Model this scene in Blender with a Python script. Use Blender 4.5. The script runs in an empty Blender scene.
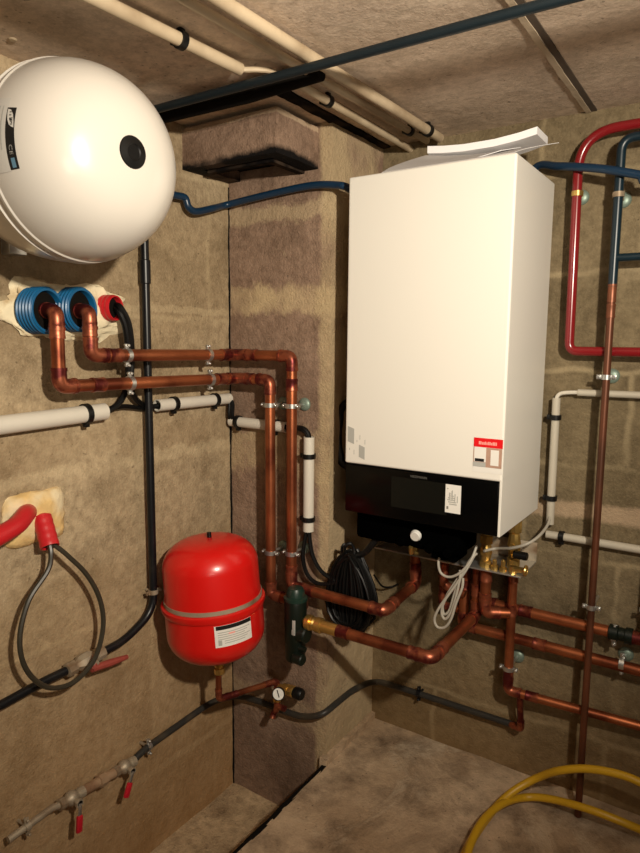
import bpy, bmesh, math, random
from mathutils import Vector, Matrix, noise
random.seed(7)
pi = math.pi
scene = bpy.context.scene
COL = scene.collection

# ------------------------------------------------------------------ camera
CAM = Vector((1.32727, -1.79006, 1.24167))
FPX, PITCH, YAW, ROLL = 648.79, 0.12988, 0.58316, 0.0092
FWD = Vector((-math.sin(YAW)*math.cos(PITCH), math.cos(YAW)*math.cos(PITCH), -math.sin(PITCH)))
_r = Vector((math.cos(YAW), math.sin(YAW), 0)); _u = _r.cross(FWD)
RGT = math.cos(ROLL)*_r + math.sin(ROLL)*_u
UPV = -math.sin(ROLL)*_r + math.cos(ROLL)*_u
cd = bpy.data.cameras.new('camera'); cam = bpy.data.objects.new('camera', cd); COL.objects.link(cam)
cd.sensor_fit = 'HORIZONTAL'; cd.sensor_width = 36; cd.lens = 36*FPX/640; cd.clip_start = .02
M3 = Matrix((RGT, UPV, -FWD)).transposed()
cam.matrix_world = Matrix.Translation(CAM) @ M3.to_4x4()
scene.camera = cam

# ------------------------------------------------------------------ materials
def new_mat(name):
    m = bpy.data.materials.new(name); m.use_nodes = True
    nt = m.node_tree; b = nt.nodes['Principled BSDF']
    return m, nt, b
def simple(name, col, rough=.5, metal=0, var=.12, nscale=30, bump=0, spec=.5, coat=0, dirt=None, dirt_scale=6, dirt_lo=.5, dirt_hi=.7, emit=0):
    """principled with a little procedural variation in colour and an optional second tone"""
    m, nt, b = new_mat(name); N, L = nt.nodes, nt.links
    tc = N.new('ShaderNodeTexCoord')
    n1 = N.new('ShaderNodeTexNoise'); n1.inputs['Scale'].default_value = nscale; n1.inputs['Detail'].default_value = 4
    L.new(tc.outputs['Object'], n1.inputs['Vector'])
    mx = N.new('ShaderNodeMix'); mx.data_type = 'RGBA'
    mx.inputs['A'].default_value = (*[c*(1-var) for c in col], 1); mx.inputs['B'].default_value = (*[min(1, c*(1+var)) for c in col], 1)
    L.new(n1.outputs['Fac'], mx.inputs['Factor'])
    out = mx.outputs['Result']
    if dirt:
        n2 = N.new('ShaderNodeTexNoise'); n2.inputs['Scale'].default_value = dirt_scale; n2.inputs['Detail'].default_value = 5
        L.new(tc.outputs['Object'], n2.inputs['Vector'])
        r = N.new('ShaderNodeMapRange'); r.inputs['From Min'].default_value = dirt_lo; r.inputs['From Max'].default_value = dirt_hi
        L.new(n2.outputs['Fac'], r.inputs['Value'])
        m2 = N.new('ShaderNodeMix'); m2.data_type = 'RGBA'; m2.inputs['B'].default_value = (*dirt, 1)
        L.new(r.outputs['Result'], m2.inputs['Factor']); L.new(out, m2.inputs['A']); out = m2.outputs['Result']
    L.new(out, b.inputs['Base Color'])
    b.inputs['Roughness'].default_value = rough; b.inputs['Metallic'].default_value = metal
    b.inputs['Specular IOR Level'].default_value = spec; b.inputs['Coat Weight'].default_value = coat
    b.inputs['Coat Roughness'].default_value = .15
    if bump:
        bp = N.new('ShaderNodeBump'); bp.inputs['Strength'].default_value = bump; bp.inputs['Distance'].default_value = .004
        L.new(n1.outputs['Fac'], bp.inputs['Height']); L.new(bp.outputs['Normal'], b.inputs['Normal'])
    if emit:
        b.inputs['Emission Color'].default_value = (*col, 1); b.inputs['Emission Strength'].default_value = emit
    return m

def concrete(name, base, light, dark, plane='yz', blocks=0.0, blk=(.5, .25), mortar=None, m_lo=.56, m_hi=.66, m_scale=3.5, bump=.6, low_dark=None, shift=(0, 0, 0), bands=(), mortar_k=.8, tone=.80, grit=1):
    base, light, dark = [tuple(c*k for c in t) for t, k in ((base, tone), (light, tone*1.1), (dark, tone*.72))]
    m, nt, b = new_mat(name); N, L = nt.nodes, nt.links
    tc = N.new('ShaderNodeTexCoord')
    mp = N.new('ShaderNodeMapping'); mp.inputs['Location'].default_value = shift
    L.new(tc.outputs['Object'], mp.inputs['Vector']); V = mp.outputs['Vector']
    def nz(s, det=6, rough=.6, dist=0):
        n = N.new('ShaderNodeTexNoise'); n.inputs['Scale'].default_value = s; n.inputs['Detail'].default_value = det
        n.inputs['Roughness'].default_value = rough; n.inputs['Distortion'].default_value = dist
        L.new(V, n.inputs['Vector']); return n.outputs['Fac']
    def rng(x, lo, hi, a=0, c=1):
        r = N.new('ShaderNodeMapRange'); r.inputs['From Min'].default_value = lo; r.inputs['From Max'].default_value = hi
        r.inputs['To Min'].default_value = a; r.inputs['To Max'].default_value = c; L.new(x, r.inputs['Value']); return r.outputs['Result']
    def mix(fac, A, B, mode='MIX'):
        x = N.new('ShaderNodeMix'); x.data_type = 'RGBA'; x.blend_type = mode
        for s, v in (('Factor', fac), ('A', A), ('B', B)):
            if isinstance(v, tuple): x.inputs[s].default_value = (*v, 1)
            elif isinstance(v, (int, float)): x.inputs[s].default_value = v
            else: L.new(v, x.inputs[s])
        return x.outputs['Result']
    big, mid, fine, grain = nz(1.7, 5, .55, .4), nz(6, 6, .65), nz(38, 6, .7), nz(160, 3, .6)
    c = mix(rng(big, .35, .65), base, light)
    c = mix(rng(mid, .48, .70, 0, .8), c, dark)
    c = mix(rng(fine, .40, .66, 0, .55*grit), c, dark)
    c = mix(rng(grain, .48, .7, 0, .4*grit), c, light)
    stain = nz(2.6, 7, .7, 1.2); c = mix(rng(stain, .52, .68, 0, .45), c, dark)
    spots = nz(75, 2, .5); c = mix(rng(spots, .68, .74, 0, .55), c, tuple(x*.4 for x in dark))
    h = None
    if mortar:
        mm = rng(nz(m_scale, 8, .72, .6), m_lo, m_hi); c = mix(mm, c, mortar); h = mm
    if blocks:
        sep = N.new('ShaderNodeSeparateXYZ'); L.new(V, sep.inputs[0])
        cmb = N.new('ShaderNodeCombineXYZ')
        L.new(sep.outputs['XYZ'.index(plane[0].upper())], cmb.inputs[0]); L.new(sep.outputs[2], cmb.inputs[1])
        wob = N.new('ShaderNodeTexNoise'); wob.inputs['Scale'].default_value = 9; L.new(V, wob.inputs['Vector'])
        ad = N.new('ShaderNodeVectorMath'); ad.operation = 'MULTIPLY_ADD'
        L.new(wob.outputs['Color'], ad.inputs[0]); ad.inputs[1].default_value = (.035, .035, 0); L.new(cmb.outputs[0], ad.inputs[2])
        br = N.new('ShaderNodeTexBrick'); br.inputs['Scale'].default_value = 1
        br.inputs['Brick Width'].default_value = blk[0]; br.inputs['Row Height'].default_value = blk[1]
        br.inputs['Mortar Size'].default_value = .012; br.inputs['Mortar Smooth'].default_value = .9
        br.inputs['Color1'].default_value = (.42, .42, .42, 1); br.inputs['Color2'].default_value = (.58, .58, .58, 1); br.inputs['Mortar'].default_value = (.5, .5, .5, 1)
        L.new(ad.outputs[0], br.inputs['Vector'])
        c = mix(rng(br.outputs['Color'], .42, .58, .0, .35*blocks), c, dark)
        fade = rng(nz(2.3, 3), .35, .6)
        mu = N.new('ShaderNodeMath'); mu.operation = 'MULTIPLY'; L.new(br.outputs['Fac'], mu.inputs[0]); L.new(fade, mu.inputs[1])
        mu2 = N.new('ShaderNodeMath'); mu2.operation = 'MULTIPLY'; L.new(mu.outputs[0], mu2.inputs[0]); mu2.inputs[1].default_value = mortar_k*blocks
        c = mix(mu2.outputs[0], c, mortar or light)
    if bands:      # irregular smears: (axis, centre, half width, wobble, strength, colour)
        sb = N.new('ShaderNodeSeparateXYZ'); L.new(tc.outputs['Object'], sb.inputs[0])
        wn, brk = nz(5.5, 8, .75, .5), nz(3.1, 4, .6)
        def mth(op, a, b_):
            q = N.new('ShaderNodeMath'); q.operation = op
            for i_, v_ in enumerate((a, b_)):
                if v_ is None: continue
                if isinstance(v_, (int, float)): q.inputs[i_].default_value = v_
                else: L.new(v_, q.inputs[i_])
            return q.outputs[0]
        for (ax_, cen, hw, wob_, st, colr) in bands:
            d_ = mth('ABSOLUTE', mth('SUBTRACT', mth('ADD', sb.outputs[ax_], mth('MULTIPLY', mth('SUBTRACT', wn, .5), wob_)), cen), None)
            msk = mth('MULTIPLY', rng(d_, hw, hw*.55, 0, st), rng(brk, .34, .52))
            c = mix(msk, c, colr)
    if low_dark:   # tone shifts to this colour towards the floor: (z of full effect, z of none, colour)
        sp = N.new('ShaderNodeSeparateXYZ'); L.new(V, sp.inputs[0])
        wb = N.new('ShaderNodeMath'); wb.operation = 'MULTIPLY_ADD'; L.new(mid, wb.inputs[0]); wb.inputs[1].default_value = .25; L.new(sp.outputs[2], wb.inputs[2])
        c = mix(rng(wb.outputs[0], low_dark[1]+.12, low_dark[0]+.12, 0, .65), c, low_dark[2])
    L.new(c, b.inputs['Base Color'])
    b.inputs['Roughness'].default_value = .92; b.inputs['Specular IOR Level'].default_value = .2
    hsum = N.new('ShaderNodeMath'); hsum.operation = 'MULTIPLY_ADD'; L.new(fine, hsum.inputs[0]); hsum.inputs[1].default_value = .6; L.new(mid, hsum.inputs[2])
    hs2 = N.new('ShaderNodeMath'); hs2.operation = 'MULTIPLY_ADD'; L.new(grain, hs2.inputs[0]); hs2.inputs[1].default_value = .25; L.new(hsum.outputs[0], hs2.inputs[2])
    hh = hs2.outputs[0]
    if h is not None:
        h3 = N.new('ShaderNodeMath'); h3.operation = 'MULTIPLY_ADD'; L.new(h, h3.inputs[0]); h3.inputs[1].default_value = .5; L.new(hh, h3.inputs[2]); hh = h3.outputs[0]
    bp = N.new('ShaderNodeBump'); bp.inputs['Strength'].default_value = bump; bp.inputs['Distance'].default_value = .012
    L.new(hh, bp.inputs['Height']); L.new(bp.outputs['Normal'], b.inputs['Normal'])
    return m

MT = {}
PALE = (.62, .50, .31)
MT['wall_l'] = concrete('tan_concrete_blockwork', (.46,.345,.205), (.58,.45,.285), (.28,.195,.105), 'yz', .45, (.5, .39), mortar=(.60,.48,.29), m_lo=.66, m_hi=.78, bump=.7, shift=(0, .1, .24), mortar_k=.6,
    bands=((2, 1.325, .012, .06, .28, PALE), (2, .93, .02, .10, .28, PALE), (2, .985, .05, .2, .35, (.25,.17,.09)), (2, .02, .014, .06, .3, PALE), (2, .60, .10, .4, .4, (.27,.19,.10))), low_dark=(.0, 1.0, (.40, .205, .07)))
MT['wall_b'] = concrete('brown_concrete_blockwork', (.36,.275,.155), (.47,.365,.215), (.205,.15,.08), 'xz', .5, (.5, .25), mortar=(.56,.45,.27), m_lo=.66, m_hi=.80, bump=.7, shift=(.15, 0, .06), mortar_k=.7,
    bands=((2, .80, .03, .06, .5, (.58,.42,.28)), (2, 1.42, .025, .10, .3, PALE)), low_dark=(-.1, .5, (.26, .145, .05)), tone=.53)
MT['column'] = concrete('pinkish_brown_concrete', (.315,.205,.142), (.385,.262,.185), (.20,.122,.08), 'xz', 0, mortar=(.58,.46,.29), m_lo=.66, m_hi=.76, m_scale=4.2, bump=.8, shift=(.3, .2, .1),
    bands=((2, 1.355, .048, .16, .9, (.56,.43,.25)), (0, .352, .030, .05, .75, (.50,.385,.225)), (2, .92, .09, .35, .6, (.50,.385,.22)), (2, .12, .05, .1, .5, (.45,.33,.2)), (1, -.02, .14, .35, .55, (.52,.40,.24)), (2, 1.60, .03, .12, .5, (.55,.43,.26))))
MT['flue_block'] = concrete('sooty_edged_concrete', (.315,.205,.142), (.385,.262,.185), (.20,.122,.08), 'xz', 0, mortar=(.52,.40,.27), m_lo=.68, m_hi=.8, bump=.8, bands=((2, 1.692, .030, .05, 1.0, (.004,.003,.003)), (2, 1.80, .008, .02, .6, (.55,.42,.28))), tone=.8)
MT['ceiling'] = concrete('smooth_grey_concrete', (.47,.375,.29), (.54,.44,.345), (.36,.28,.205), 'xy', 0, mortar=(.58,.48,.37), m_lo=.68, m_hi=.85, bump=.25, tone=1.4)
MT['floor'] = concrete('stained_concrete_floor', (.40,.275,.165), (.62,.47,.32), (.12,.072,.04), 'xy', 0, mortar=(.62,.50,.36), m_lo=.56, m_hi=.72, m_scale=2.6, bump=.6, tone=1.0, grit=.35)
MT['floor_low'] = concrete('dusty_concrete_floor', (.42,.30,.18), (.52,.39,.24), (.20,.13,.07), 'xy', 0, bump=.9, tone=1.25)
MT['soot'] = simple('black_soot', (.006,.005,.004), .95, var=.4, spec=.1)  # flue soot, black joint strips, and painted shade inside the sleeves
MT['sooty'] = simple('sooty_concrete', (.045,.03,.02), .95, var=.3, nscale=40, dirt=(.004,.003,.003), dirt_scale=14, dirt_lo=.35, dirt_hi=.55, spec=.1)  # sooty flue rim and the dark strip along the pillar top
MT['white_tank'] = simple('warm_white_enamel', (.60,.565,.51), .28, var=.02, nscale=4, coat=.3)
MT['white_boiler'] = simple('white_powder_coat', (.76,.735,.67), .38, var=.01, nscale=3)
MT['red_tank'] = simple('red_enamel', (.62,.008,.006), .3, var=.04, nscale=6, coat=.3)
MT['copper'] = simple('tarnished_copper', (.45,.14,.056), .36, metal=.78, var=.3, nscale=18, dirt=(.17,.04,.018), dirt_scale=9, dirt_lo=.40, dirt_hi=.62)
MT['copper_fit'] = simple('flame_stained_copper', (.36,.105,.052), .38, metal=.72, var=.35, nscale=38, dirt=(.12,.018,.016), dirt_scale=26, dirt_lo=.42, dirt_hi=.56)
MT['copper_dull'] = simple('dull_brown_copper', (.25,.085,.04), .42, metal=.5, var=.2, nscale=14, dirt=(.09,.033,.016), dirt_scale=7, dirt_lo=.45, dirt_hi=.7)
MT['copper_riser'] = simple('dark_brown_copper', (.17,.058,.028), .42, metal=.5, var=.25, nscale=14, dirt=(.075,.03,.016), dirt_scale=4, dirt_lo=.42, dirt_hi=.6)
MT['tan_pipe'] = simple('dull_tan_pipe', (.38,.25,.15), .55, metal=.2, var=.3, nscale=30, dirt=(.20,.10,.05), dirt_scale=15)
MT['solder'] = simple('bright_solder', (.75,.62,.5), .35, metal=.9, var=.2)
MT['brass'] = simple('brass', (.70,.46,.14), .3, metal=.9, var=.15, nscale=40)
MT['steel'] = simple('galvanised_steel', (.62,.62,.60), .35, metal=.9, var=.12, nscale=40)
MT['old_steel'] = simple('weathered_galvanised_steel', (.40,.335,.245), .5, metal=.4, var=.25, nscale=30, dirt=(.20,.12,.06), dirt_scale=15)
MT['rosette'] = simple('green_grey_zinc', (.22,.29,.24), .45, metal=.4, var=.15)
MT['black_pipe'] = simple('black_painted_steel', (.006,.0065,.008), .34, var=.3, nscale=20, dirt=(.02,.017,.014), dirt_scale=10, dirt_lo=.6, dirt_hi=.8, spec=.35)
MT['grey_pipe'] = simple('dark_grey_pipe', (.030,.028,.025), .42, var=.3, nscale=20, dirt=(.07,.055,.038), dirt_scale=14, dirt_lo=.5, dirt_hi=.7, spec=.35)
MT['cable'] = simple('black_cable_sheath', (.003,.003,.003), .42, var=.2, spec=.3)
MT['cable_brown'] = simple('dark_olive_cable', (.035,.03,.02), .4, var=.2)
MT['grey_cable'] = simple('light_grey_cable', (.40,.37,.31), .5, var=.05)
MT['conduit'] = simple('off_white_conduit', (.62,.58,.50), .45, var=.05, nscale=8)
MT['conduit_dim'] = simple('dull_white_conduit', (.46,.42,.34), .5, var=.08, nscale=8)
MT['conduit_old'] = simple('aged_cream_conduit', (.50,.40,.27), .55, var=.1, nscale=8, dirt=(.28,.20,.12), dirt_scale=7, dirt_lo=.45, dirt_hi=.7)
MT['clip'] = simple('black_plastic', (.004,.004,.004), .4, var=.2, spec=.35)
MT['blue_sleeve'] = simple('blue_corrugated_plastic', (.006,.105,.25), .4, var=.08)
MT['red_sleeve'] = simple('red_corrugated_plastic', (.52,.015,.02), .38, var=.08)
MT['red_paint'] = simple('glossy_red_paint', (.20,.008,.011), .24, var=.08, coat=.3)
MT['blue_paint'] = simple('dark_blue_paint', (.005,.026,.060), .34, var=.12)
MT['bluegrey_paint'] = simple('dark_blue_grey_paint', (.0055,.011,.0145), .45, var=.2, spec=.35)
MT['teal_paint'] = simple('dark_teal_paint', (.004,.017,.027), .34, var=.2)
MT['foam'] = simple('expanding_foam', (.70,.48,.20), .85, var=.35, nscale=46, bump=1, dirt=(.74,.62,.40), dirt_scale=13, dirt_lo=.45, dirt_hi=.62)
MT['foam_pale'] = simple('pale_expanding_foam', (.80,.70,.48), .9, var=.2, nscale=45, bump=1, dirt=(.55,.42,.24), dirt_scale=22, dirt_lo=.55, dirt_hi=.7)
MT['black_gloss'] = simple('black_glossy_panel', (.0015,.0015,.0015), .2, var=.1, spec=.2)
MT['display'] = simple('dark_display_glass', (.007,.007,.0055), .16, var=.05, spec=.3)
MT['black_matte'] = simple('black_matte_plastic', (.006,.006,.006), .6, var=.2, spec=.2)
MT['paper'] = simple('white_paper', (.80,.79,.80), .7, var=.02)
MT['paper_grey'] = simple('shaded_grey_paper', (.50,.48,.47), .7, var=.04)  # paper with its shade painted in as grey
MT['label_white'] = simple('label_white', (.76,.74,.69), .45, var=.02)
MT['label_grey'] = simple('label_grey', (.40,.40,.37), .5, var=.05)
MT['label_black'] = simple('label_black', (.012,.012,.012), .35, var=.1)
MT['black_hood'] = simple('dull_black_hood', (.0008,.0008,.0008), .95, var=.2, spec=.0)
MT['label_grey_light'] = simple('label_pale_grey', (.55,.53,.49), .45, var=.03)
MT['label_red'] = simple('label_red', (.70,.008,.012), .4, var=.03)
MT['label_pink'] = simple('label_pink', (.86,.35,.30), .5, var=.03)
MT['label_tan'] = simple('label_tan', (.42,.26,.19), .5, var=.2, nscale=60)
MT['label_blue'] = simple('label_blue', (.10,.20,.28), .4, var=.05)
MT['label_ink'] = simple('label_ink', (.20,.19,.17), .6, var=.1)
MT['logo'] = simple('logo_grey', (.11,.105,.095), .4, var=.05)
MT['dirt_green'] = simple('dark_green_black_plastic', (.005,.009,.006), .38, var=.2, spec=.35)
MT['cap_green'] = simple('dark_green_plastic', (.010,.028,.020), .38, var=.15, spec=.4)
MT['hose'] = simple('yellow_hose', (.62,.36,.015), .4, var=.12, nscale=12)
MT['red_lever'] = simple('red_vinyl_grip', (.50,.012,.025), .4, var=.06)
MT['red_lever_old'] = simple('faded_red_lever', (.28,.05,.035), .6, var=.3, nscale=60)
MT['gauge_face'] = simple('gauge_white', (.78,.77,.72), .4, var=.03)
MT['seam_light'] = simple('pale_mortar_ridge', (.50,.40,.28), .9, var=.15, bump=.6)
MT['seam_dark'] = simple('dark_joint', (.085,.06,.04), .95, var=.3)

# ------------------------------------------------------------------ geometry helpers
def V(p): return Vector(p)
class Geo:
    def __init__(s): s.v = []; s.f = []
    def add(s, vs, fs):
        o = len(s.v); s.v += [tuple(x) for x in vs]; s.f += [tuple(i+o for i in f) for f in fs]; return s
    # swept tube through points; fillet rounds the corners
    def tube(s, pts, r, n=14, fillet=0, closed=False, caps=True, seg=7):
        P = [V(p) for p in pts]
        if fillet and not closed:
            Q = [P[0]]
            for i in range(1, len(P)-1):
                a, b, c = P[i-1], P[i], P[i+1]; d1 = (a-b); d2 = (c-b)
                k = min(fillet if not isinstance(fillet, (list, tuple)) else fillet[i-1], d1.length*.49, d2.length*.49)
                d1.normalize(); d2.normalize()
                if k < 1e-5 or d1.dot(d2) < -.9995: Q.append(b); continue
                p1, p2 = b+d1*k, b+d2*k
                for j in range(seg+1):
                    t = j/seg; Q.append((1-t)**2*p1 + 2*t*(1-t)*b + t*t*p2)
            Q.append(P[-1]); P = Q
        m = len(P); rr = r if isinstance(r, (list, tuple)) else [r]*m
        T = []
        for i in range(m):
            if closed: d = P[(i+1) % m]-P[i-1]
            else: d = P[min(i+1, m-1)]-P[max(i-1, 0)]
            T.append(d.normalized())
        up = Vector((0, 0, 1)) if abs(T[0].z) < .9 else Vector((1, 0, 0))
        nn = (up - T[0]*up.dot(T[0])).normalized()
        vs = []; fs = []
        for i in range(m):
            nn = (nn - T[i]*nn.dot(T[i])).normalized(); bb = T[i].cross(nn)
            for k in range(n):
                a = 2*pi*k/n; vs.append(P[i] + rr[i]*(math.cos(a)*nn + math.sin(a)*bb))
        for i in range(m if closed else m-1):
            j = (i+1) % m
            for k in range(n): fs.append((i*n+k, i*n+(k+1) % n, j*n+(k+1) % n, j*n+k))
        if caps and not closed:
            fs.append(tuple(range(n-1, -1, -1))); fs.append(tuple((m-1)*n+k for k in range(n)))
        return s.add(vs, fs)
    # smooth curve through control points (Catmull-Rom), then tube
    def cable(s, pts, r, n=8, sub=8, closed=False):
        return s.tube(spline(pts, sub, closed), r, n, closed=closed)
    # lathe: profile [(radius, height)] around axis from origin
    def lathe(s, o, ax, prof, n=32, closed=False):
        o = V(o); ax = V(ax).normalized()
        up = Vector((0, 0, 1)) if abs(ax.z) < .9 else Vector((1, 0, 0))
        e1 = (up-ax*up.dot(ax)).normalized(); e2 = ax.cross(e1)
        vs = []; fs = []; m = len(prof)
        for (r, h) in prof:
            r = max(r, 1e-5)
            for k in range(n):
                a = 2*pi*k/n; vs.append(o+ax*h+r*(math.cos(a)*e1+math.sin(a)*e2))
        for i in range(m if closed else m-1):
            j = (i+1) % m
            for k in range(n): fs.append((i*n+k, i*n+(k+1) % n, j*n+(k+1) % n, j*n+k))
        if not closed:
            fs.append(tuple(range(n-1, -1, -1))); fs.append(tuple((m-1)*n+k for k in range(n)))
        return s.add(vs, fs)
    def cyl(s, a, b, r, n=20, r2=None, bev=0):
        a, b = V(a), V(b); h = (b-a).length; r2 = r if r2 is None else r2
        if bev: prof = [(r-bev, 0), (r, bev), (r2, h-bev), (r2-bev, h)]
        else: prof = [(r, 0), (r2, h)]
        return s.lathe(a, b-a, prof, n)
    def ring(s, c, ax, R, w, t, n=28):       # flat band of width w, thickness t
        return s.lathe(V(c)-V(ax).normalized()*w/2, ax, [(R, 0), (R+t, 0), (R+t, w), (R, w)], n, closed=True)
    def torus(s, c, ax, R, r, n=32, m=8):
        return s.lathe(c, ax, [(R+r*math.cos(2*pi*k/m), r*math.sin(2*pi*k/m)) for k in range(m)], n, closed=True)
    def box(s, lo, hi, bev=0, seg=2):
        bm = bmesh.new(); bmesh.ops.create_cube(bm, size=1)
        lo, hi = V(lo), V(hi); c = (lo+hi)/2; d = hi-lo
        for v in bm.verts: v.co = Vector((c.x+v.co.x*d.x, c.y+v.co.y*d.y, c.z+v.co.z*d.z))
        if bev: bmesh.ops.bevel(bm, geom=list(bm.edges), offset=bev, segments=seg, affect='EDGES', profile=.5)
        return s.frombm(bm)
    def obox(s, c, ax, ay, az, d, bev=0):      # oriented box
        g = Geo().box([-x/2 for x in d], [x/2 for x in d], bev)
        ax, ay, az = V(ax).normalized(), V(ay).normalized(), V(az).normalized(); c = V(c)
        return s.add([c+ax*v[0]+ay*v[1]+az*v[2] for v in g.v], g.f)
    def frombm(s, bm):
        bm.verts.index_update(); s.add([v.co.copy() for v in bm.verts], [[v.index for v in f.verts] for f in bm.faces]); bm.free(); return s
    def sphere(s, c, r, n=20, sc=(1, 1, 1)):
        vs = []; fs = []; m = n//2; c = V(c)
        for i in range(m+1):
            t = pi*i/m
            for k in range(n):
                a = 2*pi*k/n; vs.append(c+Vector((r*sc[0]*math.sin(t)*math.cos(a), r*sc[1]*math.sin(t)*math.sin(a), r*sc[2]*math.cos(t))))
        for i in range(m):
            for k in range(n): fs.append((i*n+k, (i+1)*n+k, (i+1)*n+(k+1) % n, i*n+(k+1) % n))
        return s.add(vs, fs)
    # box of small faces with noisy surface (rough masonry); skip = faces left out
    def rough(s, lo, hi, res, amp, freq=9, seed=0, skip=()):
        bm = bmesh.new(); lo, hi = V(lo), V(hi)
        for axis in range(3):
            a, b = [i for i in range(3) if i != axis]
            for side in (0, 1):
                if (axis, side) in skip: continue
                na = max(1, round((hi[a]-lo[a])/res)); nb = max(1, round((hi[b]-lo[b])/res)); g = []
                for i in range(na+1):
                    row = []
                    for j in range(nb+1):
                        p = [0, 0, 0]; p[axis] = (lo, hi)[side][axis]; p[a] = lo[a]+(hi[a]-lo[a])*i/na; p[b] = lo[b]+(hi[b]-lo[b])*j/nb
                        row.append(bm.verts.new(p))
                    g.append(row)
                for i in range(na):
                    for j in range(nb):
                        q = [g[i][j], g[i+1][j], g[i+1][j+1], g[i][j+1]]
                        bm.faces.new(q)
        bmesh.ops.remove_doubles(bm, verts=list(bm.verts), dist=1e-5)
        bmesh.ops.recalc_face_normals(bm, faces=list(bm.faces))
        off = Vector((seed*3.1, seed*1.7, seed*.9))
        for v in bm.verts:
            q = v.co*freq+off; w = noise.noise_vector(q)+.5*noise.noise_vector(q*2.7)+.3*noise.noise_vector(q*6)
            v.co += w*amp
        return s.frombm(bm)

def spline(pts, sub=8, closed=False):
    P = [V(p) for p in pts]; n = len(P); out = []
    for i in range(n if closed else n-1):
        g = (lambda k: P[k % n]) if closed else (lambda k: P[max(0, min(n-1, k))])
        a, b, c, d = g(i-1), g(i), g(i+1), g(i+2)
        for j in range(sub):
            t = j/sub; out.append(.5*((2*b)+(c-a)*t+(2*a-5*b+4*c-d)*t*t+(3*b-a-3*c+d)*t**3))
    if not closed: out.append(P[-1])
    return out

def world_loc(o):
    l = Vector((0, 0, 0))
    while o: l += Vector(o.location); o = o.parent
    return l
def obj(name, geo, mat, parent=None, base=None, sharp=35):
    """one mesh object from world-space geometry; origin at base (top-level) or on the parent"""
    b = world_loc(parent) if parent else V(base or (0, 0, 0))
    me = bpy.data.meshes.new(name); me.from_pydata([tuple(V(v)-b) for v in geo.v], [], geo.f); me.update()
    bm = bmesh.new(); bm.from_mesh(me); bmesh.ops.recalc_face_normals(bm, faces=list(bm.faces)); bm.to_mesh(me); bm.free()
    for p in me.polygons: p.use_smooth = True
    me.set_sharp_from_angle(angle=math.radians(sharp))
    me.materials.append(MT[mat])
    o = bpy.data.objects.new(name, me); COL.objects.link(o)
    if parent: o.parent = parent
    else: o.location = b
    return o
def tag(o, label, cat, group=None):
    o['label'] = label; o['category'] = cat
    if group: o['group'] = group
    return o
def thing(name, label, cat, loc=(0, 0, 0), group=None):
    o = bpy.data.objects.new(name, None); COL.objects.link(o); o.location = loc; o.empty_display_size = .05
    return tag(o, label, cat, group)
def struct(name, geo, mat, label=None):
    o = obj(name, geo, mat); o['kind'] = 'structure'
    return o
def text_geo(txt, origin, ux, uy, size, depth=.0004):
    """lettering as real mesh: text curve turned into polygons on the plane origin + ux, uy"""
    cu = bpy.data.curves.new('t', 'FONT'); cu.body = txt; cu.size = size; cu.extrude = depth/2; cu.align_x = 'CENTER'; cu.align_y = 'CENTER'
    t = bpy.data.objects.new('t', cu); COL.objects.link(t)
    me = bpy.data.meshes.new_from_object(t.evaluated_get(bpy.context.evaluated_depsgraph_get()))
    ux, uy = V(ux).normalized(), V(uy).normalized(); uz = ux.cross(uy); o = V(origin); g = Geo()
    g.add([o+ux*v.co.x+uy*v.co.y+uz*v.co.z for v in me.vertices], [tuple(p.vertices) for p in me.polygons])
    bpy.data.objects.remove(t); bpy.data.meshes.remove(me); return g
def quad(o, ux, uy, x0, y0, x1, y1, off=0, t=.0006):
    """thin printed patch on the plane o + ux, uy"""
    ux, uy = V(ux).normalized(), V(uy).normalized(); uz = ux.cross(uy)
    return Geo().obox(V(o)+ux*(x0+x1)/2+uy*(y0+y1)/2+uz*(off+t/2), ux, uy, uz, (abs(x1-x0), abs(y1-y0), t))
X, Y, Z = (1, 0, 0), (0, 1, 0), (0, 0, 1)
# ------------------------------------------------------------------ the setting
DC, WC, LOW, TOP = .2804, .3627, -.219, 1.8175
g = Geo().rough((-.12, -3.3, LOW-.05), (0, .0, TOP+.05), .09, .0025, 7, 1)
struct('wall_left', g, 'wall_l')
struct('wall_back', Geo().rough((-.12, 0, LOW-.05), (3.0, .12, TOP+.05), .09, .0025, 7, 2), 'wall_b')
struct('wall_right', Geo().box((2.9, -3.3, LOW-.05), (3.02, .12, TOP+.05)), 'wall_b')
struct('wall_front', Geo().box((-.12, -3.42, LOW-.05), (3.02, -3.3, TOP+.05)), 'wall_l')
struct('ceiling', Geo().box((-.12, -3.42, TOP), (3.02, .12, TOP+.1)), 'ceiling')
struct('floor', Geo().rough((WC+.012, -3.3, LOW-.03), (2.95, .03, 0), .05, .003, 6, 3), 'floor')
struct('floor.001', Geo().rough((-.02, -3.3, LOW-.06), (WC+.05, .02, LOW), .04, .004, 7, 4), 'floor_low')
# chimney pillar in the corner with its flue block under the ceiling
struct('wall_chimney', Geo().rough((-.03, -DC, LOW-.03), (WC, .03, TOP+.02), .02, .0032, 9, 5), 'column')
blk = Geo()
BX0, BX1, BY0, BZ0, BZ1 = -.02, .318, -.467, 1.701, 1.807
blk.rough((BX0, BY0, BZ0), (BX1, BY0+.035, BZ1), .012, .0017, 14, 6)
blk.rough((BX1-.04, BY0+.005, BZ0), (BX1, -DC+.02, BZ1), .012, .0017, 14, 6)
blk.rough((BX0, BY0+.01, BZ0), (.045, -DC+.02, BZ1), .012, .0017, 14, 7)
blk.rough((BX0, BY0+.01, BZ1-.03), (BX1-.005, -DC+.02, BZ1-.004), .02, .001, 14, 7)
struct('trim_1', blk, 'flue_block')
rim = Geo()
rim.rough((.05, BY0+.045, BZ0-.006), (BX1-.045, BY0+.065, BZ0+.03), .008, .0012, 30, 8)
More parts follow.
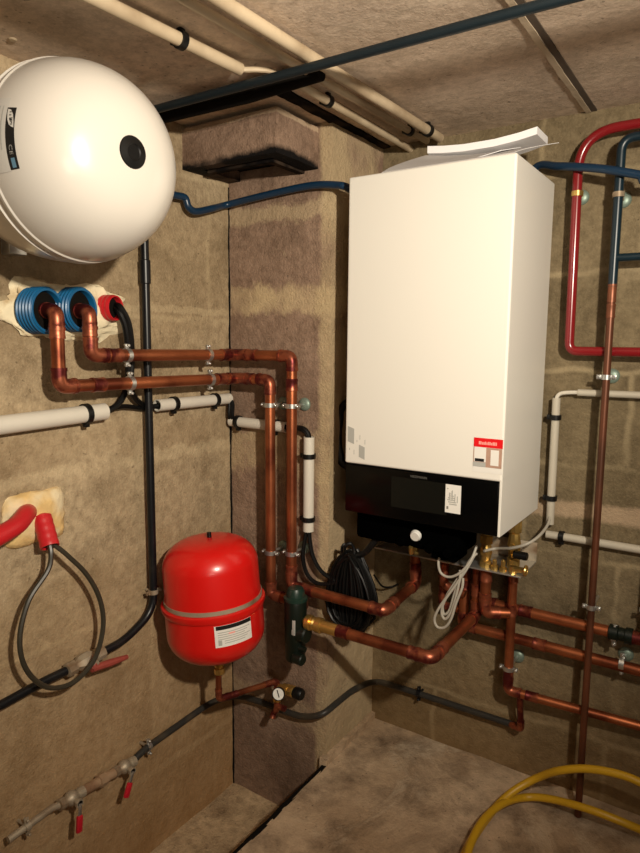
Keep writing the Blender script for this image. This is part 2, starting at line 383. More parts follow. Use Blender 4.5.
rim.rough((BX1-.065, BY0+.05, BZ0-.006), (BX1-.045, -DC+.01, BZ0+.03), .008, .0012, 30, 8)
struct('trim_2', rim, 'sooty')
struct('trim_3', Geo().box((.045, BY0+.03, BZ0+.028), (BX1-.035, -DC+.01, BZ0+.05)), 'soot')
# joint between two ceiling slabs: pale mortar ridge with a dark line beside it
struct('trim_4', Geo().rough((.934, -3.3, TOP-.004), (.947, -.002, TOP+.01), .02, .0014, 20, 9), 'seam_light')
struct('trim_5', Geo().rough((.947, -3.3, TOP-.0022), (.961, -.002, TOP+.01), .03, .001, 20, 10), 'seam_dark')
struct('trim_7', Geo().rough((WC-.010, -.60, TOP-.005), (WC+.026, -.002, TOP+.01), .015, .0025, 20, 12), 'sooty')  # dark strip where the pillar top meets the ceiling
struct('trim_8', Geo().rough((-.012, -DC-.0042, LOW), (.0028, -DC+.01, 1.69), .012, .0026, 22, 13), 'soot')  # black line down the corner of left wall and pillar
struct('trim_9', Geo().rough((WC+.002, -3.2, -.04), (WC+.017, -.27, .0005), .02, .003, 18, 14), 'soot')  # black strip along the gap at the slab edge
# broken mortar smear down the corner between pillar and back wall, at the floor
struct('trim_6', Geo().rough((WC-.01, -.30, -.02), (WC+.016, .0, .02), .012, .006, 25, 11), 'floor')

# ------------------------------------------------------------------ generic builders
def elbow(parent, a, c, b, r, k, mat='copper_fit', L=None):
    a, c, b = V(a), V(c), V(b); d1 = (a-c).normalized(); d2 = (b-c).normalized(); L = L or k+.018
    g = Geo().tube([c+d1*L, c, c+d2*L], r*1.13, 16, fillet=k)
    for d in (d1, d2): g.ring(c+d*(L-.003), d, r*1.08, .007, r*.13, 20)
    return obj('elbow', g, mat, parent)
def coupling(parent, p, d, r, L=.035, mat='copper_fit'):
    p, d = V(p), V(d).normalized()
    g = Geo().lathe(p-d*L/2, d, [(r*.9, 0), (r*1.16, .001), (r*1.16, .006), (r*1.11, .008), (r*1.11, L-.008), (r*1.16, L-.006), (r*1.16, L-.001), (r*.9, L)], 18)
    return obj('coupling', g, mat, parent)
def pipe_run(name, label, pts, r, mat='copper', k=None, elbows=True, couplings=(), group=None, cat='pipe', fit='copper_fit', part='pipe'):
    """a pipe through corner points with an elbow fitting at each corner"""
    k = k if k is not None else r*1.5
    t = thing(name, label, cat, pts[0], group)
    obj(part, Geo().tube(pts, r, 16, fillet=k), mat, t)
    if elbows:
        for i in range(1, len(pts)-1): elbow(t, pts[i-1], pts[i], pts[i+1], r, k, fit)
    for (i, f) in couplings:
        a, b = V(pts[i]), V(pts[i+1]); coupling(t, a.lerp(b, f), b-a, r, mat=fit)
    return t
def clamp(p, axis, r, wall_dir, dist, label, rosette=False, mat='steel', ears=True, group='pipe clamps'):
    """two-part pipe clamp with ear screws and a stud into the wall"""
    p, ax, w = V(p), V(axis).normalized(), V(wall_dir).normalized(); e = ax.cross(w)
    t = thing('pipe_clamp', label, 'pipe clamp', p, group)
    obj('band', Geo().ring(p, ax, r*1.03, .012, .0022, 24), mat, t)
    if ears:
        for s in (-1, 1):
            c = p+e*s*(r+.007)
            obj('ear', Geo().obox(c, e, w, ax, (.012, .005, .011), .001), mat, t)
            obj('screw', Geo().cyl(c-w*.010+e*s*.002, c+w*.008+e*s*.002, 0.0035, 10, bev=.001), mat, t)
    obj('stud', Geo().cyl(p+w*(r+.002), p+w*(dist+.004), .004, 10), mat, t)
    if rosette: obj('rosette', Geo().lathe(p+w*(dist-.006), w, [(.004, -.004), (.010, -.003), (.017, 0), (.019, .003), (.019, .006)], 22), 'rosette', t)
    return t
def conduit(label, pts, r, clips=(), mat='conduit', group='white plastic conduits', k=0):
    t = thing('conduit', label, 'conduit', pts[0], group)
    P = [V(p) for p in pts]
    g = Geo().tube(pts, r, 18, fillet=k, caps=False)
    for a, b in ((P[0], P[1]), (P[-1], P[-2])):   # visible wall thickness at the cut ends
        d = (b-a).normalized(); g.ring(a+d*.003, d, r*.86, .006, r*.15, 18)
    obj('tube', g, mat, t)
    for (f, wd) in clips:
        n = len(P)-1; i = min(int(f*n), n-1); c = P[i].lerp(P[i+1], f*n-i); d = (P[i+1]-P[i]).normalized(); w = V(wd)
        cg = Geo().ring(c, d, r*.99, .013, .0045, 22)
        cg.obox(c+w*(r+.004), w, d, w.cross(d), (.010, .013, r*.9), .001)
        cg.obox(c+w.cross(d)*(r+.006), w, d, w.cross(d), (.010, .013, .010), .001)
        obj('clip', cg, 'clip', t)
    return t
def cable(name, label, pts, r, mat='cable', group=None, sub=8, cat='cable', closed=False):
    o = obj(name, Geo().cable(pts, r, 8, sub, closed), mat, None, pts[0]); return tag(o, label, cat, group)
def sleeve(name, label, base, tip, R, mat, ribs=6, group=None):
    base, tip = V(base), V(tip); d = tip-base; L = d.length
    t = thing(name, label, 'pipe sleeve', base, group)
    prof = [(R*.8, -.01)]
    for i in range(ribs*4+1):
        h = L*i/(ribs*4); prof.append((R*(1+(.055 if (i % 4) in (1, 2) else 0)), h))
    prof += [(R*.98, L+.001), (R*.88, L), (R*.86, L-.004), (R*.86, .012), (R*.5, .010)]
    obj('corrugated_tube', Geo().lathe(base, d, prof, 36), mat, t)
    obj('dark_bore', Geo().lathe(base, d, [(R*.84, .012), (R*.84, L-.016), (R*.855, L-.014), (R*.855, .012)], 30, closed=True).lathe(base, d, [(R*.84, L*.66), (R*.84, L*.66+.002)], 30), 'soot', t)  # black lining and disc paint the shade deep inside the sleeve
    return t
def foam_blob(name, label, c, sc, seed, mat, amp=.25, sqr=2.6):
    c = V(c); g = Geo(); n, m = 64, 32
    vs, fs = [], []
    for i in range(m+1):
        th = pi*i/m
        for k in range(n):
            a = 2*pi*k/n; u = Vector((math.cos(th), math.sin(th)*math.cos(a), math.sin(th)*math.sin(a)))
            q = u*2.1+Vector((seed, seed*.5, 0)); w = noise.noise(q)*amp+noise.noise(q*2.6)*amp*.55+noise.noise(q*7)*amp*.25
            sq = (abs(math.cos(a))**sqr+abs(math.sin(a))**sqr)**(-1/sqr)
            vs.append(c+Vector((u.x*sc[0]*(1+w*.6), u.y*sc[1]*(1+w)*sq, u.z*sc[2]*(1+w)*sq)))
    for i in range(m):
        for k in range(n): fs.append((i*n+k, (i+1)*n+k, (i+1)*n+(k+1) % n, i*n+(k+1) % n))
    return tag(obj(name, g.add(vs, fs), mat, None, c, sharp=80), label, 'expanding foam', 'foam seals around the wall openings')

# ------------------------------------------------------------------ white expansion vessel on the left wall
AX = Vector((1, -.0544, -.0164)).normalized(); E1 = Vector((0, 0, 1)).cross(AX).normalized(); E2 = AX.cross(E1)
TC = Vector((0, -.9764, 1.5672)); TR, TS, TA, TB, TN = .1756, .2507, .167, .2394, .70
ves = thing('expansion_vessel', 'big round white expansion vessel on left wall under ceiling', 'expansion vessel', TC)
prof = []
for i in range(61):
    a = -pi/2+pi*i/60; prof.append((TR*max(0, math.cos(a))**TN, TS+(TA if a > 0 else TB)*math.sin(a)))
obj('vessel_shell', Geo().lathe(TC, AX, prof, 72), 'white_tank', ves, sharp=60)
obj('seam_flange', Geo().lathe(TC, AX, [(TR-.006, TS-.012), (TR+.0022, TS-.0105), (TR+.003, TS-.003), (TR+.0002, TS-.001), (TR-.0002, TS+.012), (TR+.0016, TS+.014), (TR+.0014, TS+.020), (TR-.004, TS+.026), (TR-.012, TS+.0)], 72, closed=True), 'white_tank', ves)
apex = TC+AX*(TS+TA)
cap = obj('valve_cap', Geo().lathe(apex-AX*.012, AX, [(.024, 0), (.0285, .002), (.0285, .010), (.026, .0135), (.014, .0155), (.012, .0138), (.001, .0138)], 36), 'clip', ves)
def tank_pt(u, v, off=.0006):     # u along the shell from flange to apex in radians, v around in radians from +E1
    return TC+AX*(TS+TA*math.sin(u))+TR*max(0, math.cos(u))**TN*(math.cos(v)*E1+math.sin(v)*E2)+(AX*math.sin(u)+(math.cos(v)*E1+math.sin(v)*E2)*math.cos(u))*off
def tank_patch(u0, u1, v0, v1, off=.0006, n=14, shape=None):
    g = Geo(); vs = []; fs = []
    for i in range(n+1):
        for j in range(n+1):
            vs.append(tank_pt(u0+(u1-u0)*i/n, v0+(v1-v0)*j/n, off))
    for i in range(n):
        for j in range(n): fs.append((i*(n+1)+j, (i+1)*(n+1)+j, (i+1)*(n+1)+j+1, i*(n+1)+j+1))
    return g.add(vs, fs)
lab = obj('rating_label', tank_patch(.08, .385, 2.76, 3.45, .0008), 'label_grey_light', ves)
obj('black_strip', tank_patch(.38, .49, 2.86, 3.44, .0010), 'label_black', lab)
def tank_poly(pts, off):          # small printed shape given as (v, u) outline
    return Geo().add([tank_pt(b_, a_, off) for a_, b_ in pts], [tuple(range(len(pts)))])
obj('emblem', tank_poly([(2.875, .392), (2.885, .43), (2.93, .462), (3.0, .478), (3.06, .482), (3.05, .455), (3.03, .425), (2.98, .402), (2.92, .392)], .0014), 'label_grey_light', lab)
for a_ in (2.90, 2.93, 2.96, 2.99, 3.02): obj('emblem_print', tank_patch(.44 if a_ > 2.93 else .42, .466 if a_ > 2.95 else .446, a_, a_+.014, .0018, 2), 'label_ink', lab)
obj('blue_block', tank_patch(.415, .462, 3.335, 3.425, .0014, 4), 'label_blue', lab)
ce = text_geo('CE', (0, 0, 0), X, Y, .075)
obj('ce_mark', Geo().add([tank_pt(.435+y_*.75, 3.26+x_*1.05, .0016) for x_, y_, _z in ce.v], ce.f), 'label_grey_light', lab)
for k_ in range(5): obj('printed_line', tank_patch(.14+.045*k_, .152+.045*k_, 2.84, 3.2+.05*(k_ % 3), .0014, 8), 'label_grey', lab)

obj('wall_bracket', Geo().box((-.004, TC.y-.14, TC.z-.03), (.012, TC.y+.14, TC.z+.03), .002).box((-.004, TC.y-.02, TC.z-.15), (.03, TC.y+.02, TC.z+.15), .002), 'steel', ves)

# ------------------------------------------------------------------ sleeves, foam and copper on the left wall
foam_blob('foam_seal', 'pale foam around the two blue sleeves and red sleeve', (-0.006, -0.8427, 1.3047), (.030, .158, .070), 3.0, 'foam_pale', .26, 3)
def sleeve_at(tip, L, ang):
    t = V(tip); return (t-Vector((math.cos(ang), math.sin(ang), 0))*L, t)
q = sleeve_at((0.05, -0.9257, 1.3034), .044, .22)
sleeve('pipe_sleeve', 'blue corrugated sleeve in the wall, nearer the left edge, larger opening', q[0], q[1], .0485, 'blue_sleeve', 5, 'blue corrugated wall sleeves')
q = sleeve_at((0.05, -0.8379, 1.3095), .046, .22)
sleeve('pipe_sleeve', 'blue corrugated sleeve in the wall between other blue sleeve and red one', q[0], q[1], .0485, 'blue_sleeve', 5, 'blue corrugated wall sleeves')
q = sleeve_at((0.04, -0.7369, 1.3179), .045, .25)
sleeve('pipe_sleeve', 'small red corrugated sleeve in the wall with black cables coming out', q[0], q[1], .030, 'red_sleeve', 4)

RP = .0148
CY = -.345       # plane of the pipes in front of the pillar
p1a = (0.012, -0.9061, 1.3061); p1b = (0.082, -0.9343, 1.3014); p1c = (0.082, -0.924, 1.1401)
z1 = p1c[2]; y1 = (p1b[1]+p1c[1])/2; x1 = (0.204, -0.345, 0.9633)[0]
pipe_run('copper_pipe', 'lower of two horizontal copper pipes on left wall, from the outer blue sleeve',
         [(p1a[0], y1+.004, p1b[2]+.004), (.082, y1, p1b[2]), (.082, y1, z1), (.082, CY, z1-.006), (x1, CY, z1-.006), (x1+.003, CY, .505), (.325, CY, .505), (.332, -.372, .500)],
         RP, couplings=[(1, .26), (2, .17), (2, .88), (3, .38), (4, .97)], group='copper pipes on the left wall')
p2a = (0.012, -0.8232, 1.3121); p2b = (0.082, -0.8514, 1.305); p2c = (0.082, -0.8398, 1.2061)
z2 = p2c[2]; y2 = (p2b[1]+p2c[1])/2; x2 = (0.2795, -0.345, 0.9702)[0]
pipe_run('copper_pipe', 'upper of two horizontal copper pipes on left wall, from the inner blue sleeve',
         [(p2a[0], y2+.004, p2b[2]+.002), (.082, y2, p2b[2]), (.082, y2, z2), (.082, CY, z2-.004), (x2, CY, z2-.004), (x2+.002, CY, .548), (.580, CY, .546), (.564, -.118, .546), (.560, -.120, .632)],
         RP, couplings=[(1, .4), (2, .13), (2, .9), (3, .3), (4, .12), (4, .93), (5, .2), (5, .93), (6, .22), (7, .55)], group='copper pipes on the left wall')
for (q, lab, rr) in (((0.082, -0.7432, 1.2061), 'steel clamp on upper left copper pipe, beside the black cables', z2-.001), ((0.082, -0.7366, 1.1364), 'steel clamp on lower left copper pipe, beside the black cables', z1-.002),
                     ((0.082, -0.4644, 1.2001), 'steel clamp on upper copper pipe near the pillar corner', z2-.003), ((0.082, -0.4578, 1.1311), 'steel clamp on lower copper pipe near the pillar corner', z1-.005)):
    clamp((.082, q[1], rr), Y, RP, (-1, 0, 0), .082, lab)
for (q, xx, lab) in (((0.2041, -0.345, 1.0633), x1, 'steel clamp high on left vertical copper pipe before the pillar'), ((0.2808, -0.345, 1.0652), x2, 'steel clamp high on right vertical copper pipe before the pillar'),
                     ((0.2055, -0.345, 0.6339), x1+.002, 'steel clamp low on left vertical copper pipe above the dirt separator'), ((0.2791, -0.345, 0.6451), x2+.001, 'steel clamp low on right vertical copper pipe above the dirt separator')):
    clamp((xx, CY, q[2]), Z, RP, (0, 1, 0), -CY-DC, lab, rosette=True)

# conduits and cables of the left wall and pillar
c1e = (0.026, -0.7696, 1.0687)
conduit('thick white conduit on left wall running to the left edge', [(.026, -1.20, 1.058), c1e], .0205, [(.875, (-1, 0, 0))])
c2a = (0.024, -0.5997, 1.0703); c2b = (0.024, -0.314, 1.0696)
conduit('short white conduit on left wall between black pipe and pillar', [c2a, c2b], .016, [(.21, (-1, 0, 0)), (.78, (-1, 0, 0))])
c3a = (0.0206, -0.302, 0.9998); c3b = (0.2322, -0.302, 0.9969)
conduit('short white conduit across the pillar behind the vertical copper pipes', [c3a, c3b], .0155, [(.14, (0, 1, 0)), (.8, (0, 1, 0))])
c4a = (0.3089, -0.302, 0.9762); c4b = (0.3088, -0.302, 0.7042)
conduit('upright white conduit on pillar right of the vertical copper pipes', [c4a, c4b], .0155, [(.2, (0, 1, 0)), (.87, (0, 1, 0))])
CG = 'black cables on the left wall'
cable('black_cable', 'black cable from red sleeve curving down into thick left conduit', [(0.01, -0.7216, 1.3168), (0.04, -0.7312, 1.311), (0.05, -0.7199, 1.273), (0.045, -0.709, 1.205), (0.04, -0.7106, 1.1308), (0.03, -0.7286, 1.0867), (0.026, -0.7712, 1.0676), (0.026, -0.8058, 1.067)], .0075, group=CG)
cable('black_cable', 'outer black cable from red sleeve curving down into short wall conduit', [(0.01, -0.7183, 1.3242), (0.045, -0.729, 1.3206), (0.05, -0.7074, 1.2781), (0.04, -0.6922, 1.2047), (0.04, -0.698, 1.1327), (0.026, -0.6746, 1.0953), (0.01, -0.625, 1.0687), (0.011, -0.5984, 1.0667), (0.022, -0.5696, 1.0692)], .0075, group=CG)
cable('black_cable', 'black cable bridging the gap between the two left wall conduits', [(0.02, -0.7926, 1.0679), (0.02, -0.7544, 1.072), (0.016, -0.7019, 1.0751), (0.009, -0.6243, 1.062), (0.01, -0.5941, 1.0636), (0.02, -0.5568, 1.0694)], .0065, group=CG)
for (dx, lab) in ((0, 'black cable bent round the pillar corner between conduits, left strand'), (2.5, 'black cable bent round the pillar corner between conduits, right strand')):
    cable('black_cable', lab, [(0.024, -0.3452, 1.0696), (0.024+0.00160*dx, -0.3163-0.00181*dx, 1.0691+0.00021*dx), (0.0279+0.00397*dx, -0.315, 1.0532+0.00024*dx), (0.0263+0.00399*dx, -0.315, 1.0198+0.00028*dx), (0.0264+0.00400*dx, -0.304, 1.0005+0.00030*dx), (0.0564, -0.302, 0.9995)], .0068, group=CG)
for (dx, lab) in ((0, 'black cable bending from pillar conduit into upright conduit, inner strand'), (2.5, 'black cable bending from pillar conduit into upright conduit, outer strand')):
    cable('black_cable', lab, [(0.2143, -0.302, 0.9969), (0.2393+0.00354*dx, -0.302, 0.9975+0.00028*dx), (0.2807+0.00344*dx, -0.306, 0.9969+0.00114*dx), (0.3027+0.00205*dx, -0.303, 0.9843+0.00018*dx), (0.3091, -0.302, 0.9534)], .0068, group=CG)
cable('black_cable', 'black cable from upright conduit looping low to the coil', [(0.3041, -0.302, 0.7211), (0.3036, -0.306, 0.6954), (0.2999, -0.315, 0.6319), (0.3142, -0.315, 0.5813), (0.3503, -0.312, 0.5599), (0.4062, -0.305, 0.5715)], .006, group=CG)
cable('black_cable', 'black cable from upright conduit sloping directly to the coil', [(0.3145, -0.302, 0.7228), (0.3158, -0.306, 0.6916), (0.3324, -0.312, 0.6374), (0.3635, -0.312, 0.5967), (0.4115, -0.303, 0.5749)], .006, group=CG)

# ------------------------------------------------------------------ black upright pipe on the left wall and the shut-off valve line below it
b0 = (0.03, -0.63, 1.5043); b1 = (0.03, -0.6336, 0.4963)
bp = thing('black_pipe', 'black painted pipe running down the left wall, bending away to the left', 'pipe', b0)
yb = ((0.03, -0.6338, 1.0353))[1]
pts = [(.03, yb, 1.815), (.03, yb, .515), (0.03, -0.733, 0.4698), (0.03, -0.8021, 0.4655)]
obj('pipe', Geo().tube(pts, .0105, 16, fillet=.05), 'black_pipe', bp)
pc = (0.03, -0.6314, 1.413); obj('coupling', Geo().cyl((.03, yb, pc[2]-.03), (.03, yb, pc[2]+.03), .0135, 18, bev=.002), 'black_pipe', bp)
clamp((.03, yb, (0.03, -0.6384, 0.5688)[2]), Z, .0105, (-1, 0, 0), .03, 'weathered clamp at the foot of the black upright wall pipe', mat='old_steel', ears=True)
lv = thing('shut_off_valve', 'old shut-off valve with faded red lever behind cable loop', 'valve', (0.03, -0.8581, 0.4628))
va, vb = V((0.03, -0.799, 0.4668)), V((0.03, -0.8973, 0.4619)); vd = (vb-va).normalized(); vm = (va+vb)/2
obj('valve_body', Geo().lathe(va, vd, [(.010, 0), (.017, .003), (.017, .025), (.012, .028), (.02, .04), (.022, .055), (.02, .07), (.012, .082), (.017, .085), (.017, .107), (.010, .11)], 8).cyl(vm, vm+Vector((.035, 0, 0)), .008, 12), 'old_steel', lv)
l0, l1 = V((0.062, -0.8597, 0.455)), V((0.062, -0.7545, 0.4415))
obj('lever', Geo().tube([l0, l0.lerp(l1, .5), l1], [.0085, .0095, .006], 10).cyl(vm+Vector((.03, 0, 0)), l0, .006, 10), 'red_lever_old', lv)
tag(obj('grey_pipe', Geo().tube([vb-vd*.01, (0.03, -0.9761, 0.4612), (0.03, -1.1371, 0.4497)], .0105, 14), 'black_pipe', None, vb), 'dark pipe on left wall running down left from the old shut-off valve', 'pipe')

# ------------------------------------------------------------------ lower foam with two red sleeves and the cable loop
foam_blob('foam_seal', 'yellow foam patch on left wall around the two red hoses', (-0.005, -0.951, 0.841), (.032, .078, .062), 9.3, 'foam', .10, 6)
hs = thing('red_hose', 'thick red hose bending out of the foam towards left edge', 'hose', (0.03, -0.9914, 0.8646))
hp = spline([(-0.01, -0.9594, 0.8537), (0.035, -0.9923, 0.8634), (0.062, -1.0282, 0.8538), (0.075, -1.0629, 0.8471), (0.085, -1.1113, 0.8381), (0.09, -1.1658, 0.8274)], 8)
obj('hose_wall', Geo().tube(hp, [.0195*(1+.03*(i % 2)) for i in range(len(hp))], 18), 'red_sleeve', hs)
s0, s1 = V((0.02, -0.9449, 0.8436)), V((0.06, -0.9548, 0.7837))
sl = thing('pipe_sleeve', 'red sleeve pointing down out of foam with cable loop hanging from it', 'pipe sleeve', s0)
dd = (s1-s0); LL = dd.length; pr = [(.004, -.01)]
for i in range(17): pr.append((.0205*(1+.03*((i//2) % 2)), LL*i/16))
pr += [(.017, LL), (.016, LL-.004), (.016, LL*.3), (.001, LL*.3)]
obj('corrugated_tube', Geo().lathe(s0, dd, pr, 24), 'red_sleeve', sl)
obj('dark_bore', Geo().lathe(s0, dd, [(.0155, LL-.008), (.0155, LL-.006)], 24), 'soot', sl)  # black disc, painted shade inside the sleeve mouth
cable('cable_loop', 'dark cable loop hanging from the lower red sleeve on left wall',
      [(0.055, -0.9557, 0.7968), (0.066, -0.9569, 0.7739), (0.07, -0.9688, 0.7368), (0.072, -1.0183, 0.6849), (0.075, -1.0446, 0.6166), (0.078, -1.0429, 0.5559), (0.08, -1.0188, 0.5046), (0.08, -0.9791, 0.4676), (0.08, -0.9228, 0.4562), (0.078, -0.8649, 0.4849), (0.075, -0.8339, 0.5525), (0.072, -0.8373, 0.6235), (0.07, -0.8693, 0.6951), (0.066, -0.9171, 0.756), (0.06, -0.9399, 0.782), (0.055, -0.9507, 0.7978)], .0058, 'cable_brown')

# ------------------------------------------------------------------ low water line with two ball valves
w = [(0.034, -1.0737, 0.1372), (0.036, -0.9652, 0.1459)]
lp = thing('water_pipe', 'low grey pipe rising along left wall into the pillar corner', 'pipe', w[0])
obj('pipe_end', Geo().tube(w+[(0.036, -0.9441, 0.1401)], .0085, 12), 'old_steel', lp)
obj('pipe', Geo().cable([(0.034, -0.7259, 0.1249), (0.034, -0.6701, 0.1373), (0.034, -0.55, 0.1427), (0.034, -0.4465, 0.1458), (0.036, -0.3821, 0.138), (0.0487, -0.312, 0.1187), (0.1238, -0.304, 0.1244), (0.2251, -0.304, 0.1254), (0.3, -0.305, 0.1338), (0.3632, -0.304, 0.163), (0.378, -0.2396, 0.1741), (0.38, -0.161, 0.1729), (0.385, -0.0817, 0.1611), (0.3933, -0.03, 0.1469), (0.4287, -0.028, 0.1519), (0.5479, -0.028, 0.1545), (0.7104, -0.028, 0.1547), (0.8564, -0.028, 0.1554)], .0095, 12, 6), 'grey_pipe', lp)
va, vb = V((0.036, -0.9494, 0.1409)), V((0.034, -0.7191, 0.124)); vd = (vb-va).normalized(); VL = (vb-va).length
def vprof(L0):
    return [(.008, L0), (.014, L0+.002), (.014, L0+.016), (.010, L0+.019), (.017, L0+.028), (.019, L0+.036), (.017, L0+.044), (.010, L0+.053), (.014, L0+.056), (.014, L0+.070), (.008, L0+.072)]
for (name_, f, px, py, qx, qy, lab) in (('ball_valve', .16, 75, 803, 79, 832, 'ball valve with red lever at the lower left of the low pipe'), ('ball_valve', .86, 121, 773, 126, 797, 'ball valve with red lever further right on the low pipe')):
    bv = thing('ball_valve', lab, 'valve', va+vd*VL*f, 'ball valves on the low pipe')
    c = va+vd*VL*f
    obj('valve_body', Geo().lathe(c-vd*.036, vd, vprof(0), 10).cyl(c, c+Vector((.034, 0, 0)), .007, 12).cyl(c+Vector((.026, 0, 0)), c+Vector((.034, 0, 0)), .0105, 6), 'old_steel', bv)
    q0 = c+Vector((.034, 0, 0)); q1 = V((0.075, -0.923, 0.073)) if f < .5 else V((0.075, -0.7822, 0.0745)); d = (q1-q0).normalized(); Lh = (q1-q0).length
    sd = d.cross(Vector((1, 0, 0))).normalized()
    lvr = obj('lever', Geo().obox(q0+d*Lh*.3, d, sd, d.cross(sd), (Lh*.62, .009, .003), .001), 'steel', bv)
    obj('grip', Geo().obox(q0+d*Lh*.72, d, sd, d.cross(sd), (Lh*.60, .0155, .009), .003), 'red_lever', lvr)
tag(obj('joining_pipe', Geo().tube([va+vd*(VL*.16+.03), va+vd*(VL*.86-.03)], .0125, 14).lathe(va+vd*VL*.5, vd, [(.012, 0), (.0165, .001), (.0165, .022), (.012, .023)], 8), 'tan_pipe', None, va+vd*VL*.5), 'dull tan pipe joining the two red-lever ball valves', 'pipe')
clamp((0.034, -0.6683, 0.1378), V((0.034, -0.6265, 0.1404))-V((0.034, -0.6981, 0.1368)), .0095, (-1, 0, 0), .034, 'clamp with big screw on low pipe right of the ball valves')
clamp((0.035, -1.0285, 0.1402), V((0.034, -0.9639, 0.1442))-V((0.034, -1.0737, 0.1372)), .0088, (-1, 0, 0), .035, 'weathered clamp at the lower left end of the low pipe', mat='old_steel')
clamp((0.5445, -0.028, 0.1551), V((0.7104, -0.028, 0.1547))-V((0.4287, -0.028, 0.1519)), .0098, (0, 1, 0), .028, 'dark clamp on low black pipe under the boiler', mat='black_pipe')

# ------------------------------------------------------------------ red expansion vessel
RC = Vector((.169, -.532, 0)); RZ0, RZ1, RW, RS = .386, .720, .1325, .548
rv = thing('expansion_vessel', 'small red expansion vessel low in the corner beside the pillar', 'expansion vessel', (RC.x, RC.y, RZ0))
prof = []
H1 = .078
for i in range(13):
    a = pi/2*i/12; prof.append((RW*max(0, math.sin(a))**.68 if i else .001, RZ0+H1*(1-math.cos(a))))
prof += [(RW, RS-.022), (RW, RS-.004), (RW, RS+.004), (RW-.004, RS+.03)]
for i in range(1, 14):
    a = pi/2*i/13; prof.append((max(.001, (RW-.004)*max(0, math.cos(a))**.66), RZ1-H1+H1*math.sin(a)))
obj('vessel_shell', Geo().lathe((RC.x, RC.y, 0), Z, prof, 64), 'red_tank', rv, sharp=60)
obj('seam_flange', Geo().lathe((RC.x, RC.y, RS), Z, [(RW-.004, -.020), (RW+.004, -.017), (RW+.0075, -.008), (RW+.0075, .000), (RW+.004, .002), (RW-.002, .002)], 64, closed=True), 'red_tank', rv)
obj('clamp_ring', Geo().ring((RC.x, RC.y, RS+.009), Z, RW-.003, .012, .003, 64), 'old_steel', rv)
obj('top_valve', Geo().cyl((RC.x+.004, RC.y+.0, RZ1-.006), (RC.x+.004, RC.y+.0, RZ1+.014), .006, 14, bev=.001), 'clip', rv)
def rv_patch(a0, a1, z0, z1, off, n=18):
    g = Geo(); vs = []; fs = []
    for i in range(n+1):
        a = a0+(a1-a0)*i/n
        for z in (z0, z1): vs.append((RC.x+(RW+off)*math.cos(a), RC.y+(RW+off)*math.sin(a), z))
    for i in range(n): fs.append((2*i, 2*i+2, 2*i+3, 2*i+1))
    return g.add(vs, fs)
A0, A1 = -.84, -.06      # angles round the shell, facing the room
rl = obj('rating_label', rv_patch(A0, A1, RS-.080, RS-.023, .0008), 'label_white', rv)
obj('black_band', rv_patch(A0+.03, A1-.005, RS-.034, RS-.0235, .0012), 'label_black', rl)
obj('band_notch', rv_patch(A0+.0, A0+.13, RS-.0325, RS-.0230, .0010), 'label_white', rl)
for k_ in range(6): obj('printed_line', rv_patch(A0+.18 if k_ > 3 else A0+.06, A1-.05-.06*(k_ % 3), RS-.0425-.0058*k_, RS-.0405-.0058*k_, .0012), 'label_grey', rl)
obj('red_print', rv_patch(A0+.27, A0+.40, RS-.0485, RS-.0445, .0014), 'label_pink', rl)
obj('printed_block', rv_patch(A0+.06, A0+.13, RS-.075, RS-.061, .0012), 'label_grey', rl)

obj('wall_bracket', Geo().box((-.004, RC.y-.03, RS-.02), (.03, RC.y+.03, RS+.02), .002), 'steel', rv)
fit = obj('connection_fitting', Geo().lathe((RC.x, RC.y, RZ0+.006), (0, 0, -1), [(.012, 0), (.012, .012), (.016, .013), (.016, .026), (.011, .028), (.013, .040), (.011, .044), (.015, .045), (.015, .06), (.010, .062)], 8), 'brass', rv)
obj('drain_cock', Geo().cyl((RC.x+.010, RC.y, RZ0-.016), (RC.x+.034, RC.y+.01, RZ0-.014), .006, 12, bev=.001), 'clip', fit)
tilt = Matrix.Rotation(math.radians(4), 4, Vector((.546, -.828, .13)).normalized())
rv.rotation_euler = tilt.to_euler()
# fill pipe from the red vessel to gauge and safety valve
ge = (0.2348, -0.352, 0.2473); gz = ge[2]
pipe_run('copper_pipe', 'thin copper pipe from red vessel bottom across to the pressure gauge',
         [(RC.x, RC.y, RZ0-.050), (RC.x, RC.y, gz+.008), (ge[0], -.352, gz), (ge[0], -.352, gz-.035)], .0085, k=.012, couplings=[(1, .22), (1, .86)], group='copper pipes by the red vessel')
sv = thing('safety_valve', 'brass safety valve with black knob on pillar under the dirt separator', 'valve', (ge[0], -.352, gz-.04))
cz = (0.2823, -0.352, 0.2327)[2]
obj('valve_body', Geo().cyl((ge[0], -.352, gz-.03), (ge[0], -.352, gz-.062), .012, 14).lathe((ge[0], -.352, cz), X, [(.008, 0), (.010, .02), (.015, .024), (.016, .04), (.013, .042), (.017, .046), (.017, .06), (.012, .064)], 10), 'brass', sv)
obj('knob', Geo().lathe((ge[0]+.062, -.352, cz), X, [(.010, 0), (.016, .002), (.0175, .010), (.0175, .024), (.014, .03)], 14), 'clip', sv)
obj('outlet', Geo().tube([(ge[0], -.352, gz-.055), (ge[0], -.352, gz-.088), (ge[0]-.012, -.352, gz-.105), (ge[0]-.012, -.36, gz-.118)], .0095, 12, fillet=.01).cyl((ge[0]+.002, -.352, gz-.078), (ge[0]+.03, -.352, gz-.078), .009, 12), 'copper_fit', sv)
gd = Vector((.36, -.85, .33)).normalized()
gc = Vector((0.2653, -0.385, 0.232))
pg = thing('pressure_gauge', 'small round white pressure gauge under the thin copper pipe', 'gauge', gc)
obj('gauge_case', Geo().lathe(gc, gd, [(.004, -.022), (.005, -.012), (.0165, -.010), (.018, -.008), (.018, .003), (.0165, .003), (.0165, 0), (.001, 0)], 28), 'clip', pg)
